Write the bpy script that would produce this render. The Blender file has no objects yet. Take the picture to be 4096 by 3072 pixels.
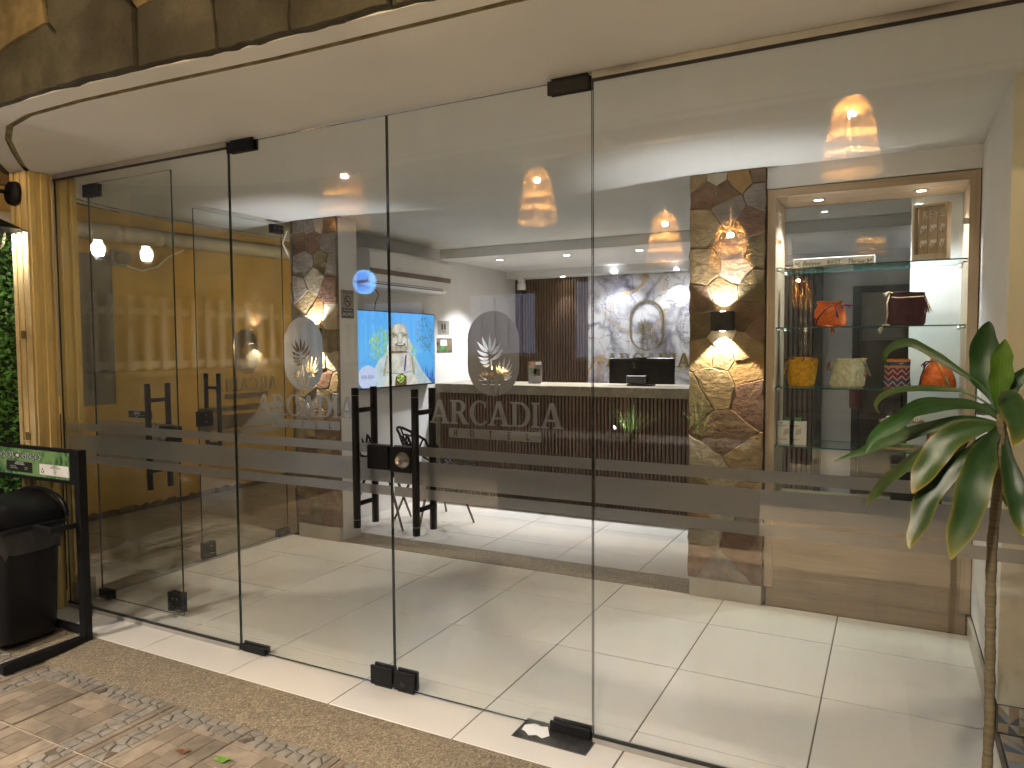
import bpy, bmesh, math, random
from mathutils import Vector, Matrix
random.seed(7)
sc = bpy.context.scene
COL = sc.collection
rad = math.radians
# ------------------------------------------------------------------ camera
cd = bpy.data.cameras.new('camera'); cam = bpy.data.objects.new('camera', cd); COL.objects.link(cam)
ya, pi_, ro = -0.480284, -0.0515604, -0.0067339
fw = Vector((math.sin(ya)*math.cos(pi_), math.cos(ya)*math.cos(pi_), math.sin(pi_)))
rt = fw.cross(Vector((0, 0, 1))).normalized(); up = rt.cross(fw)
r2 = math.cos(ro)*rt + math.sin(ro)*up; u2 = -math.sin(ro)*rt + math.cos(ro)*up
mx = Matrix((r2, u2, -fw)).transposed().to_4x4(); mx.translation = Vector((-0.0049, -2.4705, 1.4632))
cam.matrix_world = mx
cd.sensor_fit = 'HORIZONTAL'; cd.sensor_width = 36; cd.lens = 2918.485/4096*36; cd.clip_start = .02; cd.clip_end = 300
sc.camera = cam
# ------------------------------------------------------------------ world (night, after dusk)
w = bpy.data.worlds.new('World'); sc.world = w; w.use_nodes = True
wn = w.node_tree; wn.nodes.clear()
sky = wn.nodes.new('ShaderNodeTexSky'); sky.sky_type = 'NISHITA'; sky.sun_disc = False
sky.sun_elevation = rad(-4.0); sky.sun_rotation = rad(200)
bg = wn.nodes.new('ShaderNodeBackground'); bg.inputs[1].default_value = 0.15
wo = wn.nodes.new('ShaderNodeOutputWorld')
wn.links.new(sky.outputs[0], bg.inputs[0]); wn.links.new(bg.outputs[0], wo.inputs[0])
sc.view_settings.view_transform = 'Standard'; sc.view_settings.look = 'None'
sc.view_settings.exposure = 1.6; sc.view_settings.gamma = 1.0; sc.view_settings.use_curve_mapping = False
cy = sc.cycles
cy.use_denoising = True; cy.use_adaptive_sampling = True; cy.adaptive_threshold = .03
cy.max_bounces = 8; cy.diffuse_bounces = 3; cy.glossy_bounces = 3
cy.transmission_bounces = 6; cy.transparent_max_bounces = 16
cy.caustics_reflective = False; cy.caustics_refractive = False; cy.sample_clamp_indirect = 60.0
# light levels of the lamps (watts)
P_GLOW, P_PENDANT, P_LANTERN, P_DOWN, P_WASH, P_CAB, P_SCONCE = 135, 92, 30, 66, 5, 19, 15
P_PASSAGE = 3.2  # power of the assumed, unseen lamp in the side passage
WARM = (1.0, .92, .83); COOL = (.93, .96, 1.0); NEUT = (.98, .97, 1.0)

# ================================================================== helpers
def setp(o, label=None, cat=None, group=None, kind=None):
    if label: o['label'] = label
    if cat: o['category'] = cat
    if group: o['group'] = group
    if kind: o['kind'] = kind
    return o
def thing(name, label, cat, loc=(0, 0, 0), rotz=0, group=None):
    o = bpy.data.objects.new(name, None); COL.objects.link(o); o.empty_display_size = .05
    o.location = loc; o.rotation_euler = (0, 0, rotz)
    return setp(o, label, cat, group)
def link(o, parent, local=False):
    COL.objects.link(o)
    if parent is not None:
        o.parent = parent
        if not local:
            p = parent
            m = Matrix.Identity(4)
            chain = []
            while p is not None:
                chain.append(p); p = p.parent
            for p in reversed(chain):
                if p.type == 'EMPTY':
                    m = m @ (Matrix.Translation(p.location) @ Matrix.Rotation(p.rotation_euler.z, 4, 'Z'))
            # only empties carry a transform; every mesh part sits at the origin of the world
            top = chain[-1]
            if parent is top: o.matrix_parent_inverse = m.inverted() if top.type == 'EMPTY' else Matrix.Identity(4)
    return o
def obj(name, bm, mat, parent=None, smooth=False, local=False, **kw):
    me = bpy.data.meshes.new(name)
    if isinstance(bm, bpy.types.Mesh):
        me = bm; me.name = name
    else:
        bmesh.ops.recalc_face_normals(bm, faces=bm.faces[:]) if kw.pop('recalc', True) else None
        bm.to_mesh(me); bm.free()
    for m in (mat if isinstance(mat, (list, tuple)) else [mat]): me.materials.append(m)
    if smooth:
        for p in me.polygons: p.use_smooth = True
    o = bpy.data.objects.new(name, me)
    link(o, parent, local)
    return setp(o, **kw)
def dup(src, parent, inv=None):
    o = src.copy(); COL.objects.link(o); o.parent = parent
    return o
def copy_tree(o, parent=None):
    c = o.copy(); COL.objects.link(c); c.parent = parent
    for ch in list(o.children): copy_tree(ch, c)
    return c
B = bmesh.new
def box(bm, x0, x1, y0, y1, z0, z1, bev=0.0, seg=1):
    vs = [bm.verts.new(p) for p in ((x0,y0,z0),(x1,y0,z0),(x1,y1,z0),(x0,y1,z0),(x0,y0,z1),(x1,y0,z1),(x1,y1,z1),(x0,y1,z1))]
    fs = [bm.faces.new([vs[i] for i in f]) for f in ((0,3,2,1),(4,5,6,7),(0,1,5,4),(1,2,6,5),(2,3,7,6),(3,0,4,7))]
    if bev > 0:
        es = list({e for f in fs for e in f.edges})
        bmesh.ops.bevel(bm, geom=es, offset=bev, segments=seg, affect='EDGES', clamp_overlap=True)
    return bm
def bx(*a, **k): return box(B(), *a, **k)
def tube(bm, pts, r, seg=8, cap=True):
    pts = [Vector(p) for p in pts]; n = len(pts); rings = []
    t0 = (pts[1]-pts[0]).normalized()
    a = Vector((0,0,1)) if abs(t0.z) < .9 else Vector((1,0,0))
    nrm = (a - t0*a.dot(t0)).normalized()
    for i, p in enumerate(pts):
        t = (pts[min(i+1,n-1)]-pts[max(i-1,0)]).normalized()
        nrm = (nrm - t*nrm.dot(t)).normalized(); bn = t.cross(nrm)
        rr = r[i] if isinstance(r, (list, tuple)) else r
        rings.append([bm.verts.new(p + nrm*math.cos(2*math.pi*k/seg)*rr + bn*math.sin(2*math.pi*k/seg)*rr) for k in range(seg)])
    for i in range(n-1):
        for k in range(seg):
            bm.faces.new((rings[i][k], rings[i][(k+1)%seg], rings[i+1][(k+1)%seg], rings[i+1][k]))
    if cap: bm.faces.new(rings[0][::-1]); bm.faces.new(rings[-1])
    return bm
def lathe(bm, prof, seg=24, c=(0,0,0), sx=1, sy=1, closed=False):
    rings = []
    for r, z in prof:
        if r < 1e-6: rings.append([bm.verts.new((c[0], c[1], c[2]+z))])
        else: rings.append([bm.verts.new((c[0]+r*sx*math.cos(2*math.pi*k/seg), c[1]+r*sy*math.sin(2*math.pi*k/seg), c[2]+z)) for k in range(seg)])
    for a, b in zip(rings, rings[1:]):
        for k in range(seg):
            k2 = (k+1) % seg
            q = [a[k], a[k2], b[k2], b[k]] if len(a) > 1 and len(b) > 1 else ([a[0], b[k2], b[k]] if len(a) == 1 else [a[k], a[k2], b[0]])
            bm.faces.new(q)
    return bm
def disc_cyl(bm, c, ax, r, h, seg=20, bev=0):
    """cylinder from c along unit axis ax with height h"""
    ax = Vector(ax); c = Vector(c)
    return tube(bm, [c, c+ax*h], r, seg)
def prism(bm, poly, z0, z1):
    a = [bm.verts.new((x, y, z0)) for x, y in poly]; b = [bm.verts.new((x, y, z1)) for x, y in poly]
    bm.faces.new(a[::-1]); bm.faces.new(b); n = len(poly)
    for i in range(n): bm.faces.new((a[i], a[(i+1)%n], b[(i+1)%n], b[i]))
    return bm
def curve_mesh(cu):
    o = bpy.data.objects.new('tmp', cu); COL.objects.link(o)
    me = bpy.data.meshes.new_from_object(o)
    bpy.data.objects.remove(o); bpy.data.curves.remove(cu)
    return me
def fill2d(contours, extrude=0.0):
    cu = bpy.data.curves.new('tmp', 'CURVE'); cu.dimensions = '2D'; cu.fill_mode = 'BOTH'; cu.extrude = extrude
    for c in contours:
        s = cu.splines.new('POLY'); s.points.add(len(c)-1)
        for i, (x, y) in enumerate(c): s.points[i].co = (x, y, 0, 1)
        s.use_cyclic_u = True
    return curve_mesh(cu)
def textm(body, size, extrude=0.0, shear=0.0, align='CENTER', offset=0.0, spacing=1.0):
    cu = bpy.data.curves.new('tmp', 'FONT'); cu.body = body; cu.size = size; cu.extrude = extrude; cu.shear = shear
    cu.align_x = align; cu.align_y = 'CENTER'; cu.offset = offset; cu.space_character = spacing
    cu.resolution_u = 3
    return curve_mesh(cu)
def place(me, o, right, upv, scale=(1,1,1)):
    r = Vector(right).normalized(); u = Vector(upv).normalized(); n = r.cross(u)
    m = Matrix((r*scale[0], u*scale[1], n*scale[2])).transposed().to_4x4(); m.translation = Vector(o)
    me.transform(m); return me
def light(name, kind, loc, power, color, parent, size=.02, direction=None, spot=None, blend=.3, local=False):
    ld = bpy.data.lights.new(name, kind); ld.energy = power; ld.color = color
    if kind in ('POINT', 'SPOT'): ld.shadow_soft_size = size
    if kind == 'SPOT': ld.spot_size = rad(spot); ld.spot_blend = blend
    o = bpy.data.objects.new(name, ld); COL.objects.link(o)
    o.location = loc
    if direction: o.rotation_euler = Vector(direction).to_track_quat('-Z', 'Y').to_euler()
    if parent is not None:
        o.parent = parent
        if not local: o.matrix_parent_inverse = (Matrix.Translation(parent.location) @ Matrix.Rotation(parent.rotation_euler.z, 4, 'Z')).inverted()
    return o

# ================================================================== materials
def nmat(name):
    m = bpy.data.materials.new(name); m.use_nodes = True; nt = m.node_tree; nt.nodes.clear()
    out = nt.nodes.new('ShaderNodeOutputMaterial'); return m, nt, out
def nd(nt, t, _a=None, **ins):
    n = nt.nodes.new('ShaderNode'+t)
    for k, v in (_a or {}).items(): setattr(n, k, v)
    for k, v in ins.items():
        key = int(k[1:]) if k[0] == 'i' and k[1:].isdigit() else k.replace('_', ' ')
        s = n.inputs[key]
        if isinstance(v, bpy.types.NodeSocket): nt.links.new(v, s)
        else: s.default_value = v
    return n
def c4(c): return (c[0], c[1], c[2], 1)
def ramp(nt, fac, stops, interp='LINEAR'):
    n = nd(nt, 'ValToRGB', None, Fac=fac); cr = n.color_ramp; cr.interpolation = interp
    while len(cr.elements) < len(stops): cr.elements.new(.5)
    for e, (p, c) in zip(cr.elements, stops): e.position = p; e.color = c4(c)
    return n.outputs[0]
def coords(nt, scale=(1,1,1), rnd=True):
    tc = nd(nt, 'TexCoord'); v = tc.outputs['Object']
    if rnd:
        oi = nd(nt, 'ObjectInfo'); v = nd(nt, 'VectorMath', {'operation': 'ADD'}, i0=v, i1=nd(nt, 'VectorMath', {'operation': 'SCALE'}, i0=(13.1, 7.7, 5.3), Scale=oi.outputs['Random']).outputs[0]).outputs[0]
    return nd(nt, 'Mapping', None, Vector=v, Scale=scale).outputs[0]
def noise(nt, v, s, d=4, r=.55, dist=0): return nd(nt, 'TexNoise', None, Vector=v, Scale=s, Detail=d, Roughness=r, Distortion=dist).outputs[0]
def mix(nt, f, a, b, mode='MIX'):
    n = nt.nodes.new('ShaderNodeMix'); n.data_type = 'RGBA'; n.blend_type = mode
    for s, v in ((n.inputs[0], f), (n.inputs[6], a), (n.inputs[7], b)):
        if isinstance(v, bpy.types.NodeSocket): nt.links.new(v, s)
        else: s.default_value = v if not isinstance(v, tuple) else c4(v)
    return n.outputs[2]
def math_(nt, op, a, b=0.0): return nd(nt, 'Math', {'operation': op}, i0=a, i1=b).outputs[0]
def finish(nt, out, col, rough, bump=None, bstr=.3, bdist=.004, **kw):
    p = nd(nt, 'BsdfPrincipled', None, Roughness=rough)
    if isinstance(col, bpy.types.NodeSocket): nt.links.new(col, p.inputs['Base Color'])
    else: p.inputs['Base Color'].default_value = c4(col)
    for k, v in kw.items(): p.inputs[k.replace('_', ' ')].default_value = v
    if bump is not None:
        b = nd(nt, 'Bump', None, Strength=bstr, Distance=bdist, Height=bump); nt.links.new(b.outputs[0], p.inputs['Normal'])
    nt.links.new(p.outputs[0], out.inputs[0]); return p
def mat(name, col, rough=.6, var=.12, scale=6, bump=0.0, bscale=60, bdist=.002, rvar=.08, metal=0.0, stretch=(1,1,1), **kw):
    m, nt, out = nmat(name); v = coords(nt, stretch)
    n1 = noise(nt, v, scale); n2 = noise(nt, v, bscale, 3)
    lo = tuple(max(0, c*(1-var)) for c in col); hi = tuple(min(1, c*(1+var)) for c in col)
    cc = ramp(nt, n1, [(.3, lo), (.7, hi)])
    r0, r1 = max(.02, rough-rvar), min(1, rough+rvar)
    if r0 < .285 < r1: r0 = .285; r1 = max(r1, .30)
    rg = nd(nt, 'MapRange', None, Value=noise(nt, v, scale*2.7), From_Min=.3, From_Max=.7, To_Min=r0, To_Max=r1).outputs[0]
    p = finish(nt, out, cc, .5, n2 if bump else None, bump, bdist, Metallic=metal, **kw)
    nt.links.new(rg, p.inputs['Roughness']); return m
def emit(name, col, s=1.0):
    m, nt, out = nmat(name); e = nd(nt, 'Emission', None, Color=c4(col), Strength=s); nt.links.new(e.outputs[0], out.inputs[0]); return m
def print_mat(name, col, glow, var=.12, scale=20):
    """colour of a printed or screen area; glow>0 for the screen"""
    m, nt, out = nmat(name); v = coords(nt); n1 = noise(nt, v, scale, 3)
    cc = ramp(nt, n1, [(.3, tuple(c*(1-var) for c in col)), (.7, tuple(min(1.5, c*(1+var)) for c in col))])
    e = nd(nt, 'Emission', None, Color=cc, Strength=glow); nt.links.new(e.outputs[0], out.inputs[0]); return m
def stone(name, col, col2, rough=.85, bs=.9, sc_=9):
    m, nt, out = nmat(name); v = coords(nt)
    n1 = noise(nt, v, sc_, 6, .62); n2 = noise(nt, v, sc_*3.3, 8, .68, .4); n3 = noise(nt, nd(nt, 'Mapping', None, Vector=v, Rotation=(0, .6, 0), Scale=(1, 1, 2.6)).outputs[0], 16, 8, .7, .1)
    cc = mix(nt, n3, ramp(nt, n1, [(.32, col), (.68, col2)]), tuple(c*.55 for c in col), 'MULTIPLY') if False else ramp(nt, n1, [(.3, tuple(c*.75 for c in col)), (.48, col), (.7, col2)])
    cc = mix(nt, math_(nt, 'MULTIPLY', n2, .4), cc, tuple(c*.55 for c in col))
    h = math_(nt, 'ADD', math_(nt, 'MULTIPLY', n3, .8), math_(nt, 'MULTIPLY', n2, 1.3))
    finish(nt, out, cc, rough, h, bs, .010, Specular_IOR_Level=.15); return m
def wood(name, c1, c2, axis=2, rough=.5, freq=1.0, bstr=.15, fine=1.0):
    m, nt, out = nmat(name); s = [9*freq]*3; s[axis] = .55*freq
    v = coords(nt, tuple(s)); n1 = noise(nt, v, 2.2, 5, .6, .9); v2 = coords(nt, tuple(x*(9 if i != axis else 4)*fine for i, x in enumerate(s))); n2 = noise(nt, v2, 2.0, 3)
    cc = ramp(nt, n1, [(.3, c1), (.55, c2), (.72, tuple(.5*(a+b) for a, b in zip(c1, c2)))])
    cc = mix(nt, math_(nt, 'MULTIPLY', n2, .55), cc, tuple(c*.55 for c in c1))
    finish(nt, out, cc, rough, n2, bstr, .001); return m
MT = {}
MT['white'] = mat('white_paint', (.74, .735, .73), .75, .04, 2.5, .12, 120)
MT['ceil'] = mat('ceiling_paint', (.74, .74, .715), .8, .05, 1.3, .25, 35, .003)
MT['cream'] = mat('cream_paint', (.82, .77, .64), .75, .06, 2.2, .2, 90)
MT['yellow'] = mat('yellow_paint', (.60, .46, .19), .7, .12, 3, .35, 60, .003)
MT['yellow_side'] = mat('yellow_paint_worn', (.60, .47, .24), .8, .2, 5, .6, 70, .004)
MT['ochre_wall'] = mat('ochre_wall_paint', (.56, .36, .10), .75, .14, 2, .3, 70, .003)
MT['mortar'] = mat('mortar', (.24, .20, .145), .95, .2, 25, .5, 120)
MT['tile'] = mat('beige_porcelain', (.66, .62, .565), .22, .035, 1.6, .02, 300, .0003, .01)
MT['tile_dull'] = mat('grey_floor_tile', (.33, .29, .24), .35, .2, 4, .05, 90)
MT['grout'] = mat('grout', (.11, .085, .065), .9, .2, 30)
MT['skirt'] = mat('skirting_tile', (.44, .40, .33), .35, .08, 4)
MT['black'] = mat('black_powder_coat', (.007, .007, .0075), .5, .2, 30, Specular_IOR_Level=.25)
MT['black_gloss'] = mat('black_plastic', (.007, .007, .008), .36, .15, 12, rvar=.03, Specular_IOR_Level=.22)
MT['steel'] = mat('satin_steel', (.56, .52, .46), .28, .1, 20, metal=1.0)
MT['alu'] = mat('aluminium_channel', (.34, .33, .30), .5, .08, 12, metal=.2)
MT['plastic'] = mat('white_plastic', (.84, .83, .81), .22, .03, 5, rvar=.02)
MT['plastic_grey'] = mat('grey_plastic', (.35, .31, .28), .35, .06, 8)
MT['rubber'] = mat('dark_gap', (.02, .018, .015), .8)
MT['gold'] = mat('gold_lettering', (.19, .15, .045), .5, .1, 14)
MT['oak'] = wood('oak_laminate', (.36, .25, .15), (.48, .36, .24), 0, .5)
MT['oak_v'] = wood('oak_laminate_upright', (.38, .27, .17), (.50, .38, .26), 2, .5)
MT['oak_dark'] = wood('oak_laminate_front', (.27, .19, .12), (.37, .27, .18), 0, .5)
MT['slat'] = wood('walnut_slat', (.085, .048, .028), (.17, .10, .06), 2, .55)
MT['slat_back'] = mat('slat_backing', (.012, .009, .007), .9)
MT['pvc'] = mat('white_pvc_pipe', (.62, .56, .44), .45, .1, 4)
MT['paper'] = mat('paper', (.82, .81, .79), .7, .03)
MT['film_pelg'] = mat('grey_sign_plate', (.3, .28, .25), .5, .06)
MT['navy'] = mat('navy_print', (.03, .045, .09), .5)
MT['ink'] = mat('black_ink', (.012, .012, .012), .6)
MT['inkw'] = mat('white_ink', (.75, .75, .73), .6)
MT['green_print'] = mat('green_print', (.09, .24, .07), .5, .6, 18)
MT['bulb_w'] = emit('warm_bulb', (1, .80, .48), 22)
MT['bulb_c'] = emit('cool_bulb', (.95, .98, 1), 30)
MT['led_w'] = emit('downlight_warm_face', (1, .86, .66), 22)
MT['led_c'] = emit('downlight_cool_face', (.92, .95, 1), 22)
MT['straw'] = None
def straw():
    m, nt, out = nmat('woven_straw'); v = coords(nt); cc = ramp(nt, noise(nt, v, 40), [(.3, (.5, .33, .13)), (.7, (.75, .52, .24))])
    d = nd(nt, 'BsdfDiffuse', None, Color=cc); tl = nd(nt, 'BsdfTranslucent', None, Color=cc); x = nd(nt, 'MixShader', None, i0=.22, i1=d.outputs[0], i2=tl.outputs[0]); nt.links.new(x.outputs[0], out.inputs[0]); return m
MT['straw'] = straw()
def glass(name, tint, f0=.042, dust=0):
    m, nt, out = nmat(name)
    g = nd(nt, 'NewGeometry'); d = nd(nt, 'VectorMath', {'operation': 'DOT_PRODUCT'}, i0=g.outputs['Incoming'], i1=g.outputs['Normal']).outputs['Value']
    a = math_(nt, 'SUBTRACT', 1.0, math_(nt, 'ABSOLUTE', d)); a = math_(nt, 'MINIMUM', math_(nt, 'MAXIMUM', a, 0.0), 1.0)
    f = math_(nt, 'ADD', f0, math_(nt, 'MULTIPLY', math_(nt, 'POWER', a, 5.0), 1-f0))
    t = nd(nt, 'BsdfTransparent', None, Color=c4(tint)); r = nd(nt, 'BsdfGlossy', None, Color=(1, 1, 1, 1), Roughness=0.0)
    x = nd(nt, 'MixShader', None, i0=f, i1=t.outputs[0], i2=r.outputs[0])
    if dust:
        v = coords(nt, (1, 1, .35)); n = nd(nt, 'MapRange', None, Value=noise(nt, v, 5, 8, .7), From_Min=.45, From_Max=.8, To_Min=.004, To_Max=dust).outputs[0]
        x = nd(nt, 'MixShader', None, i0=n, i1=x.outputs[0], i2=nd(nt, 'BsdfDiffuse', None, Color=(.6, .6, .6, 1)).outputs[0])
    nt.links.new(x.outputs[0], out.inputs[0]); return m
MT['glass'] = glass('clear_glass', (.965, .98, .972), .042, .03)
MT['glass_shelf'] = glass('shelf_glass', (.93, .97, .95), .05)
MT['glass_bulb'] = glass('lamp_glass', (.95, .96, .96), .10)
MT['glass_edge'] = mat('glass_edge', (.012, .03, .027), .12, .1)
MT['glass_edge_t'] = mat('shelf_glass_edge', (.03, .11, .095), .15, .1)
def film(name):  # frosted foil: scatters what lies behind it
    m, nt, out = nmat(name)
    v = coords(nt); n = noise(nt, v, 60, 3)
    cc = ramp(nt, n, [(.3, (.29, .282, .275)), (.7, (.33, .322, .315))])
    d = nd(nt, 'BsdfDiffuse', None, Color=cc); tl = nd(nt, 'BsdfTranslucent', None, Color=cc); tp = nd(nt, 'BsdfTransparent', None, Color=(.9, .9, .9, 1))
    a = nd(nt, 'MixShader', None, i0=.6, i1=d.outputs[0], i2=tl.outputs[0]); rf = nd(nt, 'BsdfRefraction', None, Color=(.74, .73, .73, 1), Roughness=.62, IOR=1.3); b = nd(nt, 'MixShader', None, i0=.42, i1=a.outputs[0], i2=rf.outputs[0])
    nt.links.new(b.outputs[0], out.inputs[0]); return m
MT['film'] = film('frosted_film')
def marble(name):
    m, nt, out = nmat(name); v = coords(nt, (1, 1, 1), False)
    n0 = nd(nt, 'TexNoise', None, Vector=v, Scale=1.6, Detail=6, Roughness=.6).outputs[1]
    wv = nd(nt, 'VectorMath', {'operation': 'ADD'}, i0=v, i1=nd(nt, 'VectorMath', {'operation': 'SCALE'}, i0=n0, Scale=.55).outputs[0]).outputs[0]
    def vein(s, wd, loc):
        t = nd(nt, 'TexVoronoi', {'feature': 'DISTANCE_TO_EDGE'}, Vector=nd(nt, 'Mapping', None, Vector=wv, Location=loc, Rotation=(0, .5, 0)).outputs[0], Scale=s).outputs[0]
        return nd(nt, 'MapRange', None, Value=t, From_Min=0.0, From_Max=wd, To_Min=1.0, To_Max=0.0).outputs[0]
    cloud = noise(nt, wv, 2.3, 6, .6)
    base = ramp(nt, cloud, [(.32, (.19, .17, .21)), (.42, (.48, .46, .52)), (.50, (.72, .71, .74)), (.62, (.82, .81, .83))])
    msk = noise(nt, v, 2.0, 3)
    v1 = math_(nt, 'MULTIPLY', math_(nt, 'MULTIPLY', vein(2.2, .09, (0, 0, 0)), ramp(nt, msk, [(.42, (0, 0, 0)), (.62, (1, 1, 1))])), .85)
    v2 = math_(nt, 'MULTIPLY', vein(3.6, .022, (3, 1, 2)), .85)
    v3 = math_(nt, 'MULTIPLY', vein(1.7, .038, (.4, 3, .3)), ramp(nt, noise(nt, v, 1.7, 2), [(.45, (0, 0, 0)), (.6, (1, 1, 1))]))
    cc = mix(nt, v1, base, (.07, .055, .085)); cc = mix(nt, v2, cc, (.2, .17, .24)); cc = mix(nt, v3, cc, (.60, .38, .12))
    finish(nt, out, cc, .22); return m
MT['marble'] = marble('veined_marble_panel')
def countertop():
    m, nt, out = nmat('counter_stone'); v = coords(nt)
    n = noise(nt, v, 5, 7, .65, 1.2); vo = nd(nt, 'TexVoronoi', {'feature': 'DISTANCE_TO_EDGE'}, Vector=nd(nt, 'VectorMath', {'operation': 'ADD'}, i0=v, i1=nd(nt, 'TexNoise', None, Vector=v, Scale=4.0).outputs[1]).outputs[0], Scale=7).outputs[0]
    cc = ramp(nt, n, [(.3, (.165, .14, .10)), (.7, (.27, .235, .175))]); cc = mix(nt, nd(nt, 'MapRange', None, Value=vo, From_Max=.03, To_Min=.5, To_Max=0.0).outputs[0], cc, (.46, .42, .36))
    finish(nt, out, cc, .3); return m
MT['counter'] = countertop()
def terrazzo():
    m, nt, out = nmat('washed_gravel'); v = coords(nt)
    vo = nd(nt, 'TexVoronoi', None, Vector=v, Scale=170); n = noise(nt, v, 2.5, 4); n2 = noise(nt, v, 9, 5, .7)
    cc = ramp(nt, vo.outputs[1], [(.1, (.075, .054, .032)), (.4, (.17, .13, .082)), (.65, (.25, .20, .13)), (.95, (.38, .32, .225))])
    cc = mix(nt, math_(nt, 'MULTIPLY', n, .45), cc, (.20, .16, .105)); cc = mix(nt, ramp(nt, n2, [(.5, (0, 0, 0)), (.75, (.6, .6, .6))]), cc, (.13, .10, .07))
    finish(nt, out, cc, .75, vo.outputs[0], .5, .004); return m
MT['terrazzo'] = terrazzo()
def paver(name, c, stain=.55):
    m, nt, out = nmat(name); v = coords(nt, (1, 1, 1), False)
    n = noise(nt, v, 7, 6, .65); s = noise(nt, v, 2.7, 4, .6); f = noise(nt, v, 60, 4)
    cc = ramp(nt, n, [(.3, tuple(x*.62 for x in c)), (.65, tuple(min(1, x*1.2) for x in c))])
    cc = mix(nt, ramp(nt, s, [(.52, (0, 0, 0)), (.68, (stain,)*3)]), cc, (.05, .045, .04))
    finish(nt, out, cc, .6, math_(nt, 'ADD', n, f), .35, .003); return m
MT['paver'] = paver('brown_paver', (.205, .16, .112)); MT['paver2'] = paver('tan_paver', (.25, .197, .14)); MT['pebble'] = paver('grey_pebble_paver', (.21, .185, .15), .45)
MT['paver_gap'] = mat('paver_groove', (.10, .075, .05), .9, .3, 20)
MT['asphalt'] = mat('asphalt', (.05, .05, .05), .9, .3, 12, .5, 200)
MT['leaf_ivy'] = mat('ivy_leaf', (.09, .24, .035), .5, .45, 9)
MT['ivy_back'] = mat('ivy_backing', (.01, .02, .008), .95)
ST = dict(tan=stone('stone_tan', (.27, .19, .095), (.42, .32, .18)), brown=stone('stone_brown', (.16, .10, .06), (.26, .17, .10)),
          red=stone('stone_red', (.19, .11, .075), (.28, .17, .115)), grey=stone('stone_grey', (.24, .20, .17), (.36, .31, .26)),
          ochre=stone('stone_ochre', (.34, .20, .08), (.45, .29, .13)), pale=stone('stone_pale', (.40, .34, .24), (.56, .49, .38)),
          orange=stone('stone_orange', (.36, .18, .075), (.47, .27, .12)), olive=stone('stone_olive', (.17, .13, .065), (.27, .21, .11)),
          slate=stone('stone_slate', (.052, .048, .036), (.090, .083, .062), .7, .6, 5), slate2=stone('stone_slate_green', (.058, .054, .038), (.098, .09, .064), .7, .6, 5),
          pink=stone('stone_pink', (.13, .09, .06), (.19, .13, .09), .85, .5))
# ---- stone cladding -------------------------------------------------
def clip(poly, px, py, nx, ny):
    out = []
    for i in range(len(poly)):
        a, b = poly[i], poly[(i+1) % len(poly)]
        da = (a[0]-px)*nx+(a[1]-py)*ny; db = (b[0]-px)*nx+(b[1]-py)*ny
        if da <= 0: out.append(a)
        if da*db < 0:
            t = da/(da-db); out.append((a[0]+(b[0]-a[0])*t, a[1]+(b[1]-a[1])*t))
    return out
def cells(seeds, w0, w1, h0, h1, gap):
    res = []
    for i, s in enumerate(seeds):
        p = [(w0, h0), (w1, h0), (w1, h1), (w0, h1)]
        for j, t in enumerate(seeds):
            if i == j: continue
            dx, dy = t[0]-s[0], t[1]-s[1]; L = math.hypot(dx, dy)
            if L < 1e-6 or L > 1.5: continue
            mxx, myy = (s[0]+t[0])/2-dx/L*gap/2, (s[1]+t[1])/2-dy/L*gap/2
            p = clip(p, mxx, myy, dx/L, dy/L)
            if len(p) < 3: break
        res.append(p if len(p) >= 3 else None)
    return res
def stone_mesh(poly, fmap, depth, rng, sub=3, jit=.004):
    pts = []
    n = len(poly)
    for i in range(n):
        a, b = poly[i], poly[(i+1) % n]; L = math.hypot(b[0]-a[0], b[1]-a[1])
        k = max(1, min(sub, int(L/.035)))
        for q in range(k):
            t = q/k; jj = jit if q else 0
            pts.append((a[0]+(b[0]-a[0])*t+rng.uniform(-jj, jj), a[1]+(b[1]-a[1])*t+rng.uniform(-jj, jj)))
    cx = sum(p[0] for p in pts)/len(pts); cyy = sum(p[1] for p in pts)/len(pts)
    tx, ty = rng.uniform(-.03, .03), rng.uniform(-.03, .03)
    bm = B(); rings = []
    size = max(.03, min(max(p[0] for p in pts)-min(p[0] for p in pts), max(p[1] for p in pts)-min(p[1] for p in pts)))
    for sc_, d in ((1, -.004), (1.0, depth*.72), (1-.006/size, depth), (.75, depth*1.02), (.4, depth*1.02)):
        rg = []
        for (x, y) in pts:
            X = cx+(x-cx)*sc_; Y = cyy+(y-cyy)*sc_
            dd = d + ((X-cx)*tx+(Y-cyy)*ty + rng.uniform(-.0007, .0007) if d > 0 else 0)
            rg.append(bm.verts.new(fmap(X, Y, dd)))
        rings.append(rg)
    m = len(pts)
    for a, b in zip(rings, rings[1:]):
        for i in range(m): bm.faces.new((a[i], a[(i+1) % m], b[(i+1) % m], b[i]))
    c = bm.verts.new(fmap(cx, cyy, depth*1.03))
    for i in range(m): bm.faces.new((rings[-1][i], rings[-1][(i+1) % m], c))
    return bm
def clad(parent, seeds, w0, w1, h0, h1, fmap, gap=.008, depth=.022, seed=1, sub=3, jit=.004, depthvar=.4):
    rng = random.Random(seed)
    for s, p in zip(seeds, cells(seeds, w0, w1, h0, h1, gap)):
        if not p: continue
        bm = stone_mesh(p, fmap, depth*(1+rng.uniform(-depthvar, depthvar)), rng, sub, jit)
        obj('stone', bm, ST[s[2]], parent)
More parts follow.
